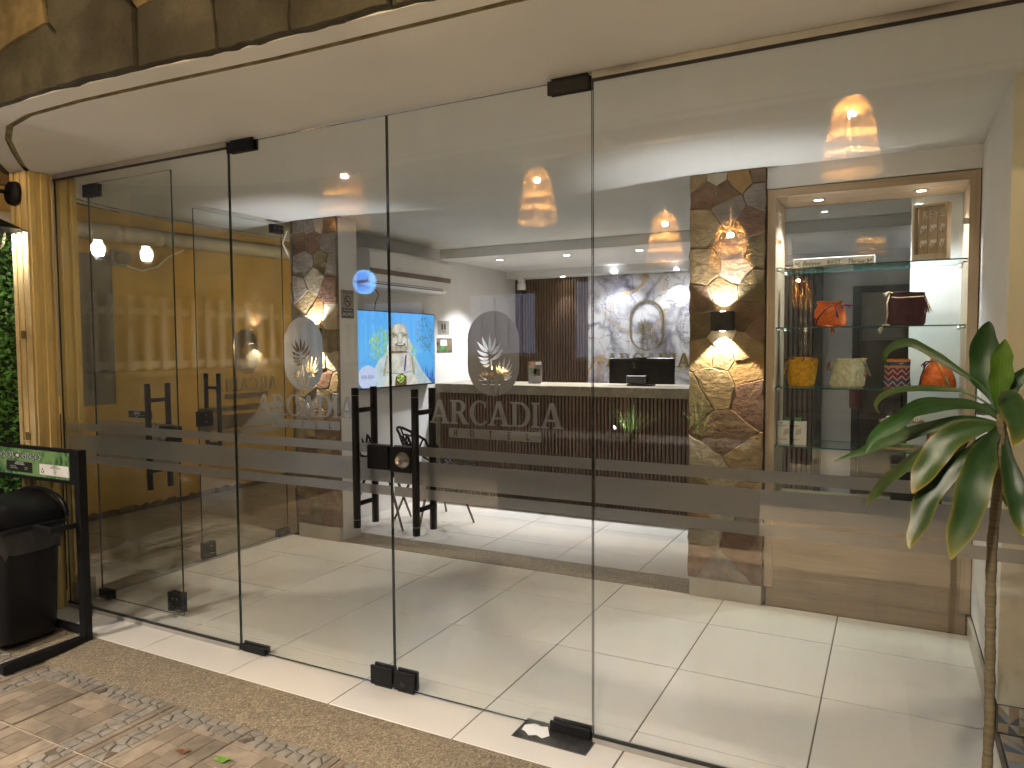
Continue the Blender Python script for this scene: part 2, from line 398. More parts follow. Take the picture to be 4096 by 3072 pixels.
# ---- lettering ------------------------------------------------------
def arc(cx, cy, rx, ry, a0, a1, n=12): return [(cx+rx*math.cos(rad(a0+(a1-a0)*i/n)), cy+ry*math.sin(rad(a0+(a1-a0)*i/n))) for i in range(n+1)]
GL = {
 'I': (.36, [[(0,0),(.36,0),(.36,.06),(.27,.09),(.27,.91),(.36,.94),(.36,1),(0,1),(0,.94),(.09,.91),(.09,.09),(0,.06)]]),
 'A': (.97, [[(0,0),(.33,0),(.33,.06),(.235,.09),(.29,.27),(.60,.27),(.655,.09),(.56,.06),(.56,0),(.97,0),(.97,.06),(.88,.09),(.585,1.0),(.40,1.0),(.09,.09),(0,.06)], [(.315,.355),(.575,.355),(.445,.79)]]),
 'R': (.9, [[(0,0),(.38,0),(.38,.06),(.28,.09),(.28,.44),(.37,.44),(.60,0),(.9,0),(.9,.06),(.81,.09),(.57,.475)]+arc(.45,.73,.29,.27,-62,90)+[(0,1),(0,.94),(.09,.91),(.09,.09),(0,.06)], [(.28,.535),(.41,.535)]+arc(.41,.725,.135,.19,-90,90)+[(.28,.915)]]),
 'D': (.88, [[(0,0),(.42,0)]+arc(.42,.5,.46,.5,-90,90,18)+[(0,1),(0,.94),(.09,.91),(.09,.09),(0,.06)], [(.28,.09),(.41,.09)]+arc(.41,.5,.27,.41,-90,90,18)+[(.28,.91)]]),
 'C': (.84, [arc(.48,.5,.48,.52,50,318,26)+[(.70,.24)]+arc(.50,.5,.30,.43,-58,-308,22)+[(.70,.70),(.78,.70),(.80,1.0),(.745,1.0)]]),
}
def word(txt, h, gap=.035):
    x = 0; out = []
    for ch in txt:
        wd, cs = GL[ch]
        for c in cs: out.append([((x+a)*h, b*h) for a, b in c])
        x += wd+gap
    return out, (x-gap)*h
def lens(p0, p1, wd, bend=0.0, n=9, base=.12):
    """leaflet outline from p0 to p1 (curved), pointed tip"""
    dx, dy = p1[0]-p0[0], p1[1]-p0[1]; L = math.hypot(dx, dy); ux, uy = dx/L, dy/L; nx, ny = -uy, ux
    lft, rgt = [], []
    for i in range(n+1):
        t = i/n; b = bend*L*4*t*(1-t); hw = wd*(base+(1-base)*math.sin(math.pi*min(1, t*1.02)**.8)) * (1-t**6)/2
        X = p0[0]+dx*t+nx*b; Y = p0[1]+dy*t+ny*b
        lft.append((X+nx*hw, Y+ny*hw)); rgt.append((X-nx*hw, Y-ny*hw))
    return lft+rgt[::-1][1:]
def frond(c, R, angs, wd, bend):
    out = []
    for a, l in angs:
        ca, sa = math.cos(rad(a)), math.sin(rad(a)); r0 = R*.24
        out.append(lens((c[0]+ca*r0, c[1]+sa*r0), (c[0]+ca*R*l, c[1]+sa*R*l), wd, bend if ca > 0 else -bend))
    return out
def palm_contours(s=1.0):
    """leaves and stems of the palm emblem inside an oval 0.225 x 0.33 centred on 0,0"""
    k = .000351; T = lambda x, y: ((x-745)*k, (587-y)*k); o = []
    for (b, t, w_, bd) in (((688, 556), (608, 388), 40, .06), ((702, 560), (700, 368), 36, -.04), ((716, 572), (778, 402), 38, -.07), ((728, 600), (846, 458), 40, -.07), ((730, 655), (872, 532), 44, -.10),
                           ((682, 572), (543, 448), 40, .06), ((690, 606), (537, 545), 38, .10), ((694, 638), (548, 618), 38, .14), ((700, 668), (568, 668), 36, .16), ((708, 704), (603, 714), 30, .16)): o.append(lens(T(*b), T(*t), w_*k, bd))
    for b, t, bd in (((826, 838), (784, 716), .05), ((838, 822), (828, 648), .04), ((850, 818), (890, 614), -.04), ((862, 824), (966, 622), -.06), ((872, 838), (992, 688), -.06), ((878, 856), (998, 768), -.05), ((876, 876), (992, 824), -.05)): o.append(lens(T(*b), T(*t), 28*k, bd))
    for b, t, bd in (((676, 862), (594, 772), .05), ((688, 852), (648, 760), .05), ((702, 856), (712, 786), -.05), ((668, 878), (566, 814), .06), ((666, 894), (556, 872), .10), ((672, 908), (600, 928), .14)): o.append(lens(T(*b), T(*t), 22*k, bd))
    for q in ([(712, 650), (726, 646), (742, 760), (752, 850), (772, 1046), (748, 1046), (736, 860)], [(838, 868), (852, 872), (830, 930), (816, 1000), (812, 1046), (786, 1046), (806, 960)], [(684, 892), (696, 886), (722, 930), (734, 975), (722, 975), (706, 935)]): o.append([T(*p) for p in q])
    return [[(x*s, y*s) for x, y in c] for c in o]
def stadium(w, h, n=14):
    r = w/2; return arc(0, h/2-r, r, r, 0, 180, n)+arc(0, -(h/2-r), r, r, 180, 360, n)
def rrect(x0, y0, x1, y1, r, n=4):
    return arc(x1-r, y1-r, r, r, 0, 90, n)+arc(x0+r, y1-r, r, r, 90, 180, n)+arc(x0+r, y0+r, r, r, 180, 270, n)+arc(x1-r, y0+r, r, r, 270, 360, n)
def sans(ch, h, t):
    w = .55*h
    return {'H': [[(0,0),(t,0),(t,.43*h),(w-t,.43*h),(w-t,0),(w,0),(w,h),(w-t,h),(w-t,.43*h+t),(t,.43*h+t),(t,h),(0,h)]],
            'O': [arc(w/2,h/2,w/2+.05*h,h/2,0,345,18)],
            'T': [[(w/2-t/2,0),(w/2+t/2,0),(w/2+t/2,h-t),(w,h-t),(w,h),(0,h),(0,h-t),(w/2-t/2,h-t)]],
            'E': [[(0,0),(w*.9,0),(w*.9,t),(t,t),(t,.45*h),(w*.8,.45*h),(w*.8,.45*h+t),(t,.45*h+t),(t,h-t),(w*.9,h-t),(w*.9,h),(0,h)]],
            'L': [[(0,0),(w*.9,0),(w*.9,t),(t,t),(t,h),(0,h)]]}[ch]
# ================================================================== THE SETTING
ZC = 2.43            # ceiling and soffit height
gm = B(); box(gm, -40, 40, -60, 30, -.30, -.055); obj('ground', gm, MT['asphalt'], kind='structure')
# --- lobby floor: one slab of grout, every tile a piece of its own
def tiled(name, x0, x1, y0, y1, gx, gy, s, mt, ztop=0.0, z0=-.05, th=.008, gap=.0055):
    fl = obj(name, bx(x0, x1, y0, y1, z0, ztop-.003), MT['grout'], kind='structure')
    cache = {}
    i0 = math.floor((x0-gx)/s); i1 = math.ceil((x1-gx)/s); j0 = math.floor((y0-gy)/s); j1 = math.ceil((y1-gy)/s)
    for i in range(i0, i1):
        for j in range(j0, j1):
            a, b = max(x0, gx+i*s), min(x1, gx+(i+1)*s); c, d = max(y0, gy+j*s), min(y1, gy+(j+1)*s)
            if b-a < .02 or d-c < .02: continue
            k = (round(b-a, 3), round(d-c, 3))
            cx, cyy = (a+b)/2, (c+d)/2
            if k not in cache:
                bm = B(); hw, hd = (b-a-gap)/2, (d-c-gap)/2
                box(bm, -hw, hw, -hd, hd, -th, 0, .0016)
                o = obj('tile', bm, mt, fl); cache[k] = o.data
            else:
                o = bpy.data.objects.new('tile', cache[k]); COL.objects.link(o); o.parent = fl
            o.location = (cx, cyy, ztop+random.uniform(-.0004, .0004))
    return fl
tiled('lobby_floor', -4.16, .372, -.225, 1.762, -.24, .14, .6, MT['tile'])
tiled('reception_floor', -4.03, 1.6, 2.035, 5.4, -.24, 2.36, .6, MT['tile'])
tiled('side_passage_floor', -6.2, -4.21, -.22, 6.5, -4.3, .2, .45, MT['tile_dull'], -.012)
obj('doorway_threshold', bx(-3.70, -1.03, 1.764, 2.033, -.05, .001), MT['terrazzo'], kind='structure')
# --- gravel apron sloping from the tiles to the pavers
ap = B(); n = 60
pts_f = []; 
for i in range(n+1):
    x = -4.9+i*(6.8/n)
    pts_f.append((x, -.43+.012*math.sin(i*1.9)+.008*math.sin(i*4.7)))
top = [ap.verts.new((p[0], -.227, -.001)) for p in pts_f]; low = [ap.verts.new((p[0], p[1]-.05, -.026)) for p in pts_f]
bot = [ap.verts.new((p[0], p[1]-.05, -.07)) for p in pts_f]; tb = [ap.verts.new((p[0], -.227, -.07)) for p in pts_f]
for i in range(n):
    ap.faces.new((top[i], low[i], low[i+1], top[i+1])); ap.faces.new((low[i], bot[i], bot[i+1], low[i+1])); ap.faces.new((tb[i], top[i], top[i+1], tb[i+1]))
obj('gravel_apron', ap, MT['terrazzo'], kind='structure')
# --- moulded pavers, 0.445 m, an L of pebbles round each block of four
PS = .445
def paver_mesh(rng):
    parts = []
    bm = B(); h = PS/2-.004
    box(bm, -h, h, -h, h, -.02, -.004)
    for f in bm.faces: f.material_index = 0
    def slab(x0, x1, y0, y1, mi, z=0.0):
        nf = len(bm.faces); box(bm, x0+.0022, x1-.0022, y0+.0022, y1-.0022, -.006, z+rng.uniform(-.0008, .0008), .0015)
        bm.faces.ensure_lookup_table()
        for f in bm.faces[nf:]: f.material_index = mi
    b0 = h-.032; b1 = h-.118; b2 = h-.145
    # outer rim of small bars on the pebble sides (+x and +y)
    for i in range(4):
        a = -h+i*(2*h/4); slab(a, a+2*h/4, b0, h, 1)
        if i < 3 or True:
            e = min(a+2*h/4, b0); slab(b0, h, a, e, 1)
    for i in range(3):
        a = -h+i*((b1+h)/3); slab(a, a+(b1+h)/3, b2, b1, 2); slab(b2, b1, a, min(a+(b1+h)/3, b2), 2)
    # pebbles as voronoi cells in the L
    def pebs(x0, x1, y0, y1, nx, ny):
        seeds = [(x0+(i+.5+rng.uniform(-.33, .33))*(x1-x0)/nx, y0+(j+.5+rng.uniform(-.28, .28))*(y1-y0)/ny) for i in range(nx) for j in range(ny)]
        for p in cells([(a, b, 0) for a, b in seeds], x0, x1, y0, y1, .007):
            if not p: continue
            cx = sum(q[0] for q in p)/len(p); cyy = sum(q[1] for q in p)/len(p)
            nf = len(bm.faces)
            r0 = [bm.verts.new((x, y, -.006)) for x, y in p]; r1 = [bm.verts.new((cx+(x-cx)*.9, cyy+(y-cyy)*.9, .0005)) for x, y in p]; c = bm.verts.new((cx, cyy, .003))
            for i in range(len(p)):
                k = (i+1) % len(p); bm.faces.new((r0[i], r0[k], r1[k], r1[i])); bm.faces.new((r1[i], r1[k], c))
            bm.faces.ensure_lookup_table()
            for f in bm.faces[nf:]: f.material_index = 3
    pebs(-h, b0, b1, b0, 8, 2); pebs(b1, b0, -h, b1, 2, 6)
    # field of bricks of mixed size
    ys = [-h, -h+.07, -h+.155, -h+.215, b2]
    for r in range(4):
        x = -h; k = r
        while x < b2-.01:
            L = (.15, .085, .12, .19, .075)[k % 5]; e = min(x+L, b2)
            if b2-e < .05: e = b2
            slab(x, e, ys[r], ys[r+1], 1 if (k*7+r) % 3 else 2); x = e; k += 2
    me = bpy.data.meshes.new('paver'); bmesh.ops.recalc_face_normals(bm, faces=bm.faces[:]); bm.to_mesh(me); bm.free()
    for m in ('paver_gap', 'paver', 'paver2', 'pebble'): me.materials.append(MT[m])
    return me
PV = [paver_mesh(random.Random(k)) for k in range(3)]
pav = obj('pavement', bx(-7.5, 2.6, -4.6, -.44, -.08, -.036), mat('pale_grout', (.36, .29, .2), .9, .2, 20), kind='structure')
for i in range(-6, 7):
    for j in range(0, 5):
        o = bpy.data.objects.new('paver', PV[(i*5+j*3) % 3]); COL.objects.link(o); o.parent = pav
        o.location = (-2.645+(i+.5)*PS, -.437-(j+.5)*PS, -.03+random.uniform(-.0012, .0012))
        right = i % 2 == 1; topr = j % 2 == 0     # pebble L on the outside of each 2 x 2 block
        o.rotation_euler.z = {(True, True): 0, (False, True): rad(90), (False, False): rad(180), (True, False): rad(-90)}[(right, topr)]
obj('street', bx(-40, 40, -60, -7.2, -.054, -.05), MT['asphalt'], kind='structure')
# --- slab: ceiling inside, soffit outside, with a curved corner and a drip groove
OUT = [(2.6, -.66), (1.2, -.675), (0, -.69), (-1.0, -.705), (-1.85, -.722), (-2.4, -.757), (-2.84, -.776), (-3.2, -.768), (-3.45, -.715), (-3.68, -.60), (-3.9, -.455), (-4.12, -.30), (-4.35, -.12), (-4.55, .08), (-4.70, .28), (-4.80, .48), (-4.87, .75), (-4.90, 1.0), (-4.91, 1.4), (-4.91, 3.0), (-4.91, 6.4)]
def offset(path, d):
    res = []
    for i, p in enumerate(path):
        a = path[max(i-1, 0)]; b = path[min(i+1, len(path)-1)]; tx, ty = b[0]-a[0], b[1]-a[1]; L = math.hypot(tx, ty)
        res.append((p[0]+ty/L*d, p[1]-tx/L*d))
    return res
# inward = to the left of travel reversed: check sign so that +d moves into the slab
def inward(path, d):
    q = offset(path, d)
    return q if q[2][1] > path[2][1] else offset(path, -d)
def outward(path, d):
    q = offset(path, d)
    return q if q[2][1] < path[2][1] else offset(path, -d)
P1, P2 = inward(OUT, .088), inward(OUT, .114)
cb = B()
def ring(pa, pb, za, zb, mi=0):
    A = [cb.verts.new((x, y, za)) for x, y in pa]; Bv = [cb.verts.new((x, y, zb)) for x, y in pb]
    for i in range(len(A)-1): cb.faces.new((A[i], A[i+1], Bv[i+1], Bv[i])).material_index = mi
ring(OUT, P1, ZC+.004, ZC); ring(P1, P1, ZC, ZC+.014, 1); ring(P1, P2, ZC+.014, ZC+.014, 1); ring(P2, P2, ZC+.014, ZC, 1)
inner = P2+[(2.6, 6.4)]
cb.faces.new([cb.verts.new((x, y, ZC)) for x, y in inner]); 
topv = [cb.verts.new((x, y, ZC+.35)) for x, y in OUT+[(2.6, 6.4)]]; cb.faces.new(topv)
ring(OUT, OUT, ZC+.004, ZC+.35)
bmesh.ops.triangulate(cb, faces=[f for f in cb.faces if len(f.verts) > 4])
obj('ceiling', cb, [MT['ceil'], mat('mossy_groove', (.33, .30, .19), .9, .35, 14)], recalc=False, kind='structure')
# --- stone fascia over the soffit, every stone a piece
SL = [0]
for a, b in zip(OUT, OUT[1:]): SL.append(SL[-1]+math.hypot(b[0]-a[0], b[1]-a[1]))
def fmap_f(s, z, d):
    for i in range(len(SL)-1):
        if s <= SL[i+1] or i == len(SL)-2:
            t = (s-SL[i])/(SL[i+1]-SL[i]); a, b = OUT[i], OUT[i+1]; L = SL[i+1]-SL[i]
            nx, ny = (b[1]-a[1])/L, -(b[0]-a[0])/L
            if nx*-1+ny*-1 < 0: nx, ny = -nx, -ny
            return (a[0]+(b[0]-a[0])*t+nx*d, a[1]+(b[1]-a[1])*t+ny*d, z)
fas = thing('stone_fascia', 'band of dark slate stones along the curved edge above the glass front', 'fascia', (-2.5, -.8, ZC))
fb = B()
PO = outward(OUT, .002)
A = [fb.verts.new((x, y, ZC+.012)) for x, y in PO]; Bv = [fb.verts.new((x, y, ZC+.95)) for x, y in PO]; Cv = [fb.verts.new((x, y, ZC+.012)) for x, y in OUT]
for i in range(len(A)-1): fb.faces.new((A[i], A[i+1], Bv[i+1], Bv[i])); fb.faces.new((A[i], A[i+1], Cv[i+1], Cv[i]))
obj('mortar_bed', fb, MT['rubber'], fas)
rng = random.Random(21); fseeds = []
s = 1.2; zz = [(.0, .24), (.24, .5), (.5, .74), (.74, .98)]
for r, (za, zb) in enumerate(zz):
    s = 1.3+.1*r
    while s < 8.4:
        wd = rng.uniform(.22, .48); cm = rng.choice(['slate', 'slate2', 'slate', 'slate2', 'olive'])
        if s > 5.6 and r >= 1: cm = rng.choice(['pink', 'pink', 'slate'])
        fseeds.append((s+wd/2, ZC+(za+zb)/2+rng.uniform(-.03, .03), cm)); s += wd
clad(fas, fseeds, 1.2, 8.4, ZC+.006, ZC+.95, lambda s, z, d: fmap_f(s, z, d+.002), .003, .03, 5, 6, .005, .3)

# ================================================================== WALLS
def wall(name, label, b, m, **k): return obj(name, bx(*b, **k), m, label=label, cat='wall')
wall('television_wall', 'cream wall carrying the television and the air conditioner', (-4.23, -4.03, 1.99, 5.6, 0, ZC), MT['white'])
wall('back_wall', 'pale wall at the far end behind the reception counter', (-4.03, 2.0, 5.38, 5.6, 0, ZC), MT['white'])
rw = thing('corner_wall', 'white wall corner at the right with cream outer face and grey skirting', 'wall', (.37, .75, 0))
obj('wall', bx(.367, 2.6, .75, 1.9, .11, ZC, .004), MT['white'], rw)
obj('cream_face', bx(.368, 2.6, .744, .7495, .11, ZC), MT['cream'], rw)
obj('skirting', bx(.352, .3665, .77, 1.752, 0.001, .10, .002), MT['skirt'], rw)
hd = wall('lintel_wall', 'white wall strip above the oak display cabinet', (-.628, .3665, 1.765, 2.1, 2.312, ZC), MT['white'])
obj('cabinet_side_wall', bx(.40, 2.6, 1.9, 2.2, 0, ZC), MT['white'], label='white wall end behind the right of the display cabinet', cat='wall')
# patterned tiles at the right edge
tri_c = [mat('tile_white', (.66, .65, .60), .4), mat('tile_navy', (.09, .11, .15), .4), mat('tile_tan', (.45, .34, .22), .4), mat('tile_steel', (.30, .33, .38), .4), mat('tile_pale', (.55, .54, .51), .4)]
pf = obj('patterned_floor', bx(.378, 2.4, -.225, .735, -.05, -.004), MT['grout'], kind='structure')
def tri_tile(size, rng):
    bm = B(); k = 3; q = size/k
    for i in range(k):
        for j in range(k):
            x, y = -size/2+i*q, -size/2+j*q
            c = [(x, y), (x+q, y), (x+q, y+q), (x, y+q)]
            d = rng.random() < .5
            for t in (((0, 1, 2), (0, 2, 3)) if d else ((0, 1, 3), (1, 2, 3))):
                f = bm.faces.new([bm.verts.new((c[a][0], c[a][1], 0)) for a in t]); f.material_index = rng.randrange(5)
    box(bm, -size/2, size/2, -size/2, size/2, -.006, -.0006)
    me = bpy.data.meshes.new('tile'); bm.to_mesh(me); bm.free()
    for m in tri_c: me.materials.append(m)
    return me
tms = [tri_tile(.196, random.Random(50+k)) for k in range(4)]
for i in range(6):
    for j in range(4):
        o = bpy.data.objects.new('tile', tms[(i+j*2) % 4]); COL.objects.link(o); o.parent = pf
        o.location = (.378+.1+i*.2, .635-j*.2, 0.0); o.rotation_euler.z = rad(90*((i*3+j) % 4))
for i in range(8):
    o = bpy.data.objects.new('skirting_tile', tms[i % 4]); COL.objects.link(o); o.parent = rw
    o.matrix_parent_inverse = Matrix.Translation((-.37, -.75, 0)); o.location = (.372+.05+i*.1, .742, .055); o.rotation_euler = (rad(90), 0, 0); o.scale = (.5, .52, 1)
obj('skirting_bed', bx(.368, 2.4, .743, .7495, 0.0, .109), MT['grout'], rw)
# ---- stone columns
def column(name, label, x0, x1, seeds, left_side=None, seed=3):
    c = thing(name, label, 'column', ((x0+x1)/2, 1.9, 0))
    obj('column_core', bx(x0+.004, x1-.004, 1.775, 1.985, 0.0, ZC), MT['white'], c)
    obj('mortar_bed', bx(x0+.002, x1-.002, 1.7485, 1.7745, .108, ZC-.001), MT['mortar'], c)
    obj('skirting', bx(x0+.01, x1-.002, 1.738, 1.7565, .001, .106, .002), MT['skirt'], c)
    clad(c, seeds, x0, x1, .112, ZC-.004, lambda a, z, d: (a, 1.757-d, z), .0025, .016, seed, 5, .006, .22)
    if left_side:
        obj('mortar_bed', bx(x0-.012, x0+.0035, 1.757, 1.985, .02, ZC-.001), MT['mortar'], c)
        clad(c, left_side, 1.745, 1.985, .03, ZC-.004, lambda a, z, d: (x0-.012-d, a, z), .005, .016, seed+9, 4, .005)
    return c
def cr(u, v, m): return (-1.043+(u-100)*.00083, 2.43-(v-100)*.00083, m)
SR = [cr(*t) for t in [(150,125,'tan'),(270,118,'pale'),(430,150,'ochre'),(560,110,'brown'),(210,215,'red'),(330,240,'brown'),(560,290,'grey'),(370,345,'grey'),(190,470,'tan'),(500,440,'red'),(400,600,'grey'),(560,640,'olive'),(200,740,'tan'),(400,770,'pale'),(330,900,'tan'),(520,880,'olive'),(150,960,'brown'),(170,1130,'olive'),(310,1215,'pale'),(490,1070,'brown'),(570,1130,'red'),(215,1310,'tan'),(320,1325,'tan'),(460,1290,'tan'),(270,1530,'tan'),(490,1430,'ochre'),(545,1600,'red'),(115,1620,'olive'),(330,1890,'brown'),(220,2085,'pale'),(470,2070,'tan'),(330,2190,'pale'),(190,2290,'olive'),(460,2300,'tan'),(300,2390,'pale'),(520,2390,'grey'),(180,2500,'ochre'),(190,2600,'pale'),(180,2730,'red'),(450,2640,'red'),(290,2800,'grey')]]
SR = [(a, z, m) for a, z, m in SR if z > .13]
column('stone_column', 'stone clad column beside the oak display cabinet, black wall lamp on it', -1.045, -.632, SR, None, 3)
SLc = [(.12,2.39,'grey'),(.42,2.39,'grey'),(.62,2.4,'pale'),(.85,2.39,'brown'),(.16,2.27,'brown'),(.46,2.27,'red'),(.86,2.24,'grey'),(.26,2.10,'grey'),(.70,2.10,'olive'),(.88,2.08,'grey'),(.50,1.97,'pale'),(.14,1.90,'grey'),(.84,1.90,'red'),(.30,1.80,'tan'),(.52,1.72,'orange'),(.14,1.66,'grey'),(.80,1.69,'pale'),(.28,1.50,'brown'),(.55,1.55,'tan'),(.82,1.50,'olive'),(.20,1.33,'tan'),(.60,1.36,'pale'),(.85,1.36,'pale'),(.72,1.24,'red'),(.93,1.2,'tan'),(.25,1.18,'tan'),(.45,1.06,'grey'),(.75,1.07,'olive'),(.92,1.05,'grey'),(.22,.97,'grey'),(.50,.93,'tan'),(.82,.93,'brown'),(.25,.83,'olive'),(.62,.84,'brown'),(.30,.72,'brown'),(.70,.70,'tan'),(.9,.66,'red'),(.25,.55,'olive'),(.65,.56,'brown'),(.25,.40,'tan'),(.72,.36,'red'),(.95,.40,'olive'),(.20,.22,'brown'),(.45,.20,'olive'),(.80,.18,'red')]
SLs = [(-4.085+a*.425, z, m) for a, z, m in SLc]
side = [(1.745+a*.3, z, m) for a, z, m in [(.3,.2,'brown'),(.7,.35,'olive'),(.3,.55,'grey'),(.7,.75,'brown'),(.25,.95,'olive'),(.7,1.15,'grey'),(.3,1.35,'brown'),(.7,1.55,'olive'),(.3,1.75,'grey'),(.7,1.95,'brown'),(.3,2.15,'grey'),(.7,2.35,'olive')]]
column('stone_column', 'stone clad column at the left, between the side glass door and the television', -4.085, -3.66, SLs, side, 8)
# ---- dropped ceiling over the reception
dc = thing('ceiling_drop', 'stepped white ceiling drop over the reception with recessed lights', 'ceiling drop', (-2.7, 4.5, 2.3))
obj('front_step', bx(-4.029, 2.0, 3.72, 5.12, 2.335, ZC-.002, .003), MT['white'], dc)
obj('rear_step', bx(-4.029, 2.0, 5.1205, 5.379, 2.255, ZC-.002, .003), MT['white'], dc)
# ================================================================== SLATS, MARBLE, COUNTER
bs = thing('slat_panel', 'tall dark walnut slat panel on the back wall beside the marble', 'slat panel', (-3.5, 5.34, 0))
obj('backing', bx(-4.028, -3.10, 5.365, 5.379, 0, 2.254), MT['slat_back'], bs)
def slats(parent, xs, y0, y1, z0, z1, wd, m):
    me = None
    for x in xs:
        if me is None:
            o = obj('slat', bx(-wd/2, wd/2, y0, y1, z0, z1, .0015), m, parent); me = o.data
        else:
            o = bpy.data.objects.new('slat', me); link(o, parent)
        o.location = (x, 0, 0)
slats(bs, [-4.01+i*.0345 for i in range(27)], 5.343, 5.3645, .01, 2.254, .021, MT['slat'])
mp = obj('marble_panel', bx(-3.098, -1.35, 5.355, 5.379, 0, 2.253), MT['marble'], label='white and grey veined marble panel with gold streaks behind the counter', cat='wall panel')
lg = thing('wall_logo', 'gold palm emblem in an oval ring with the letters ARCADIA on marble', 'sign', (-2.4, 5.35, 1.6))
me = place(fill2d([stadium(.39, .555, 18), stadium(.355, .52, 18)], .006), (-2.402, 5.342, 1.683), (1, 0, 0), (0, 0, 1)); obj('oval_ring', me, MT['gold'], lg)
me = place(fill2d(palm_contours(1.42), .005), (-2.402, 5.342, 1.655), (1, 0, 0), (0, 0, 1)); obj('palm_emblem', me, MT['gold'], lg)
cs, wd = word('ARCADIA', .16)
xo = -2.875
x = 0
for ch in 'ARCADIA':
    g, c = GL[ch]
    me = place(fill2d([[(a*.155, b*.155) for a, b in q] for q in c], .006), (xo+x, 5.342, 1.225), (1, 0, 0), (0, 0, 1)); obj('letter', me, MT['gold'], lg)
    x += (g+.05)*.155
ct = thing('reception_counter', 'reception counter with stone top and dark walnut slat front', 'counter', (-2.7, 3.7, 0))
obj('countertop', bx(-4.028, -1.0, 3.60, 4.25, 1.012, 1.10, .003), MT['counter'], ct)
obj('body', bx(-4.0, -1.0, 3.650, 4.2, .012, 1.0115), MT['slat_back'], ct)
obj('plinth', bx(-4.0, -1.0, 3.66, 4.18, .001, .0115), MT['skirt'], ct)
obj('side_panel', bx(-4.028, -3.985, 3.61, 3.6495, .001, 1.0115), MT['counter'], ct)
slats(ct, [-3.968+i*.0345 for i in range(86)], 3.628, 3.6495, .012, 1.0115, .021, MT['slat'])
# second slat panel and door seen through the display cabinet
s2 = thing('slat_panel', 'dark slat panel glimpsed through the left of the display cabinet', 'slat panel', (-.85, 5.33, 0))
obj('backing', bx(-1.12, -.70, 5.365, 5.379, 0, 2.254), MT['slat_back'], s2)
slats(s2, [-1.10+i*.047 for i in range(9)], 5.34, 5.3645, .01, 2.254, .029, MT['slat'])
dk = mat('dark_door_frame', (.02, .022, .026), .4); dd = mat('dark_door_leaf', (.05, .035, .028), .35); ddg = mat('smoked_pane', (.25, .24, .21), .2)
dr = thing('back_door', 'dark framed door at the far end seen through the display cabinet', 'door', (-.1, 5.33, 0))
for b in ((-.35, -.285, 5.32, 5.379, 0, 2.02), (.10, .165, 5.32, 5.379, 0, 2.02), (-.2849, .0999, 5.32, 5.379, 1.955, 2.02)): obj('frame', bx(*b, bev=.003), dk, dr)
obj('leaf', bx(-.2845, .0995, 5.35, 5.379, .01, 1.50), dd, dr); obj('fanlight', bx(-.2845, .0995, 5.36, 5.379, 1.505, 1.9545), ddg, dr)
obj('dark_post', bx(-.69, -.62, 5.30, 5.379, 0, 2.25, .003), dk, label='narrow dark post beside the slat panel behind the cabinet', cat='post')
obj('partition_wall', bx(.078, .39, 2.26, 2.36, 0, ZC), MT['white'], label='pale wall behind the right part of the display cabinet', cat='wall')
# ================================================================== GLASS FRONT
ZT = 2.415
def pane(parent, x0, x1, y0, y1, z0, z1, axis='y', name='glass_pane'):
    bm = B(); box(bm, x0, x1, y0, y1, z0, z1); bm.normal_update()
    for f in bm.faces:
        big = abs(f.normal.y) > .9 if axis == 'y' else abs(f.normal.x) > .9
        f.material_index = 0 if big else 1
    return obj(name, bm, [MT['glass'], MT['glass_edge']], parent)
def stripes(parent, a, b, o, right=(1, 0, 0), segs=None):
    for z0, z1 in ((1.013, 1.053), (.891, .990), (.836, .877)):
        for sa, sb in (segs(z0) if segs else [(a, b)]):
            me = fill2d([[(sa, z0), (sb, z0), (sb, z1), (sa, z1)]]); obj('stripe_film', place(me, o, right, (0, 0, 1)), MT['film'], parent)
def emblem(parent, cx, o, right=(1, 0, 0), zc=1.436):
    r = Vector(right); oo = Vector(o)+r*cx
    me = fill2d([stadium(.228, .33, 16)]+palm_contours(1.0)); obj('emblem_film', place(me, oo+Vector((0, 0, zc)), right, (0, 0, 1)), MT['film'], parent)
    cs, wd = word('ARCADIA', .0965); k = .592/wd
    me = fill2d([[((x-wd/2)*k, y) for x, y in c] for c in cs]); obj('lettering_film', place(me, oo+Vector((0, 0, 1.154)), right, (0, 0, 1)), MT['film'], parent)
    bar = [rrect(-.206, 0, .206, .0385, .006)]
    for ch, px in zip('HOTEL', (-.182, -.105, -.022, .062, .142)):
        for c in sans(ch, .029, .0055): bar.append([(px+x, .0048+y) for x, y in c])
    me = fill2d(bar); obj('name_bar_film', place(me, oo+Vector((0, 0, 1.0995)), right, (0, 0, 1)), MT['film'], parent)
    me = fill2d([arc(0, 0, .0055, .0095, 0, 345, 14)]); obj('letter_film', place(me, oo+r*(-.097)+Vector((0, 0, 1.119)), right, (0, 0, 1)), MT['film'], parent)
def patch(parent, x0, x1, z0, z1, name='hinge_patch', hole=None):
    bm = B(); box(bm, x0, x1, -.019, -.0062, z0, z1, .003); box(bm, x0+.004, x1+.004, .0062, .019, z0+.003, z1+.003, .003); box(bm, x0+.012, x1-.012, -.0062, .0062, z0-.012 if z0 < 1 else z1-.004, z0+.004 if z0 < 1 else z1+.014)
    return obj(name, bm, MT['black'], parent)
def handle(parent, x, yf=-.062, yb=.062, axis='y', o=(0, 0)):
    def P(d, z): return (x, d, z) if axis == 'y' else (o[0]+d, x, z)
    for d in (yf, yb):
        bm = B(); tube(bm, [P(d, .70), P(d, 1.293)], .0155, 16); obj('pull_bar', bm, MT['black'], parent, True)
    for z in (.80, 1.197):
        bm = B(); tube(bm, [P(yf, z), P(yb, z)], .0105, 12); obj('standoff', bm, MT['black'], parent, True)
    for z in (.735, 1.262):
        bm = B(); tube(bm, [P(yf, z-.0006), P(yf, z+.0006)], .0158, 16); obj('bar_ring', bm, MT['steel'], parent)
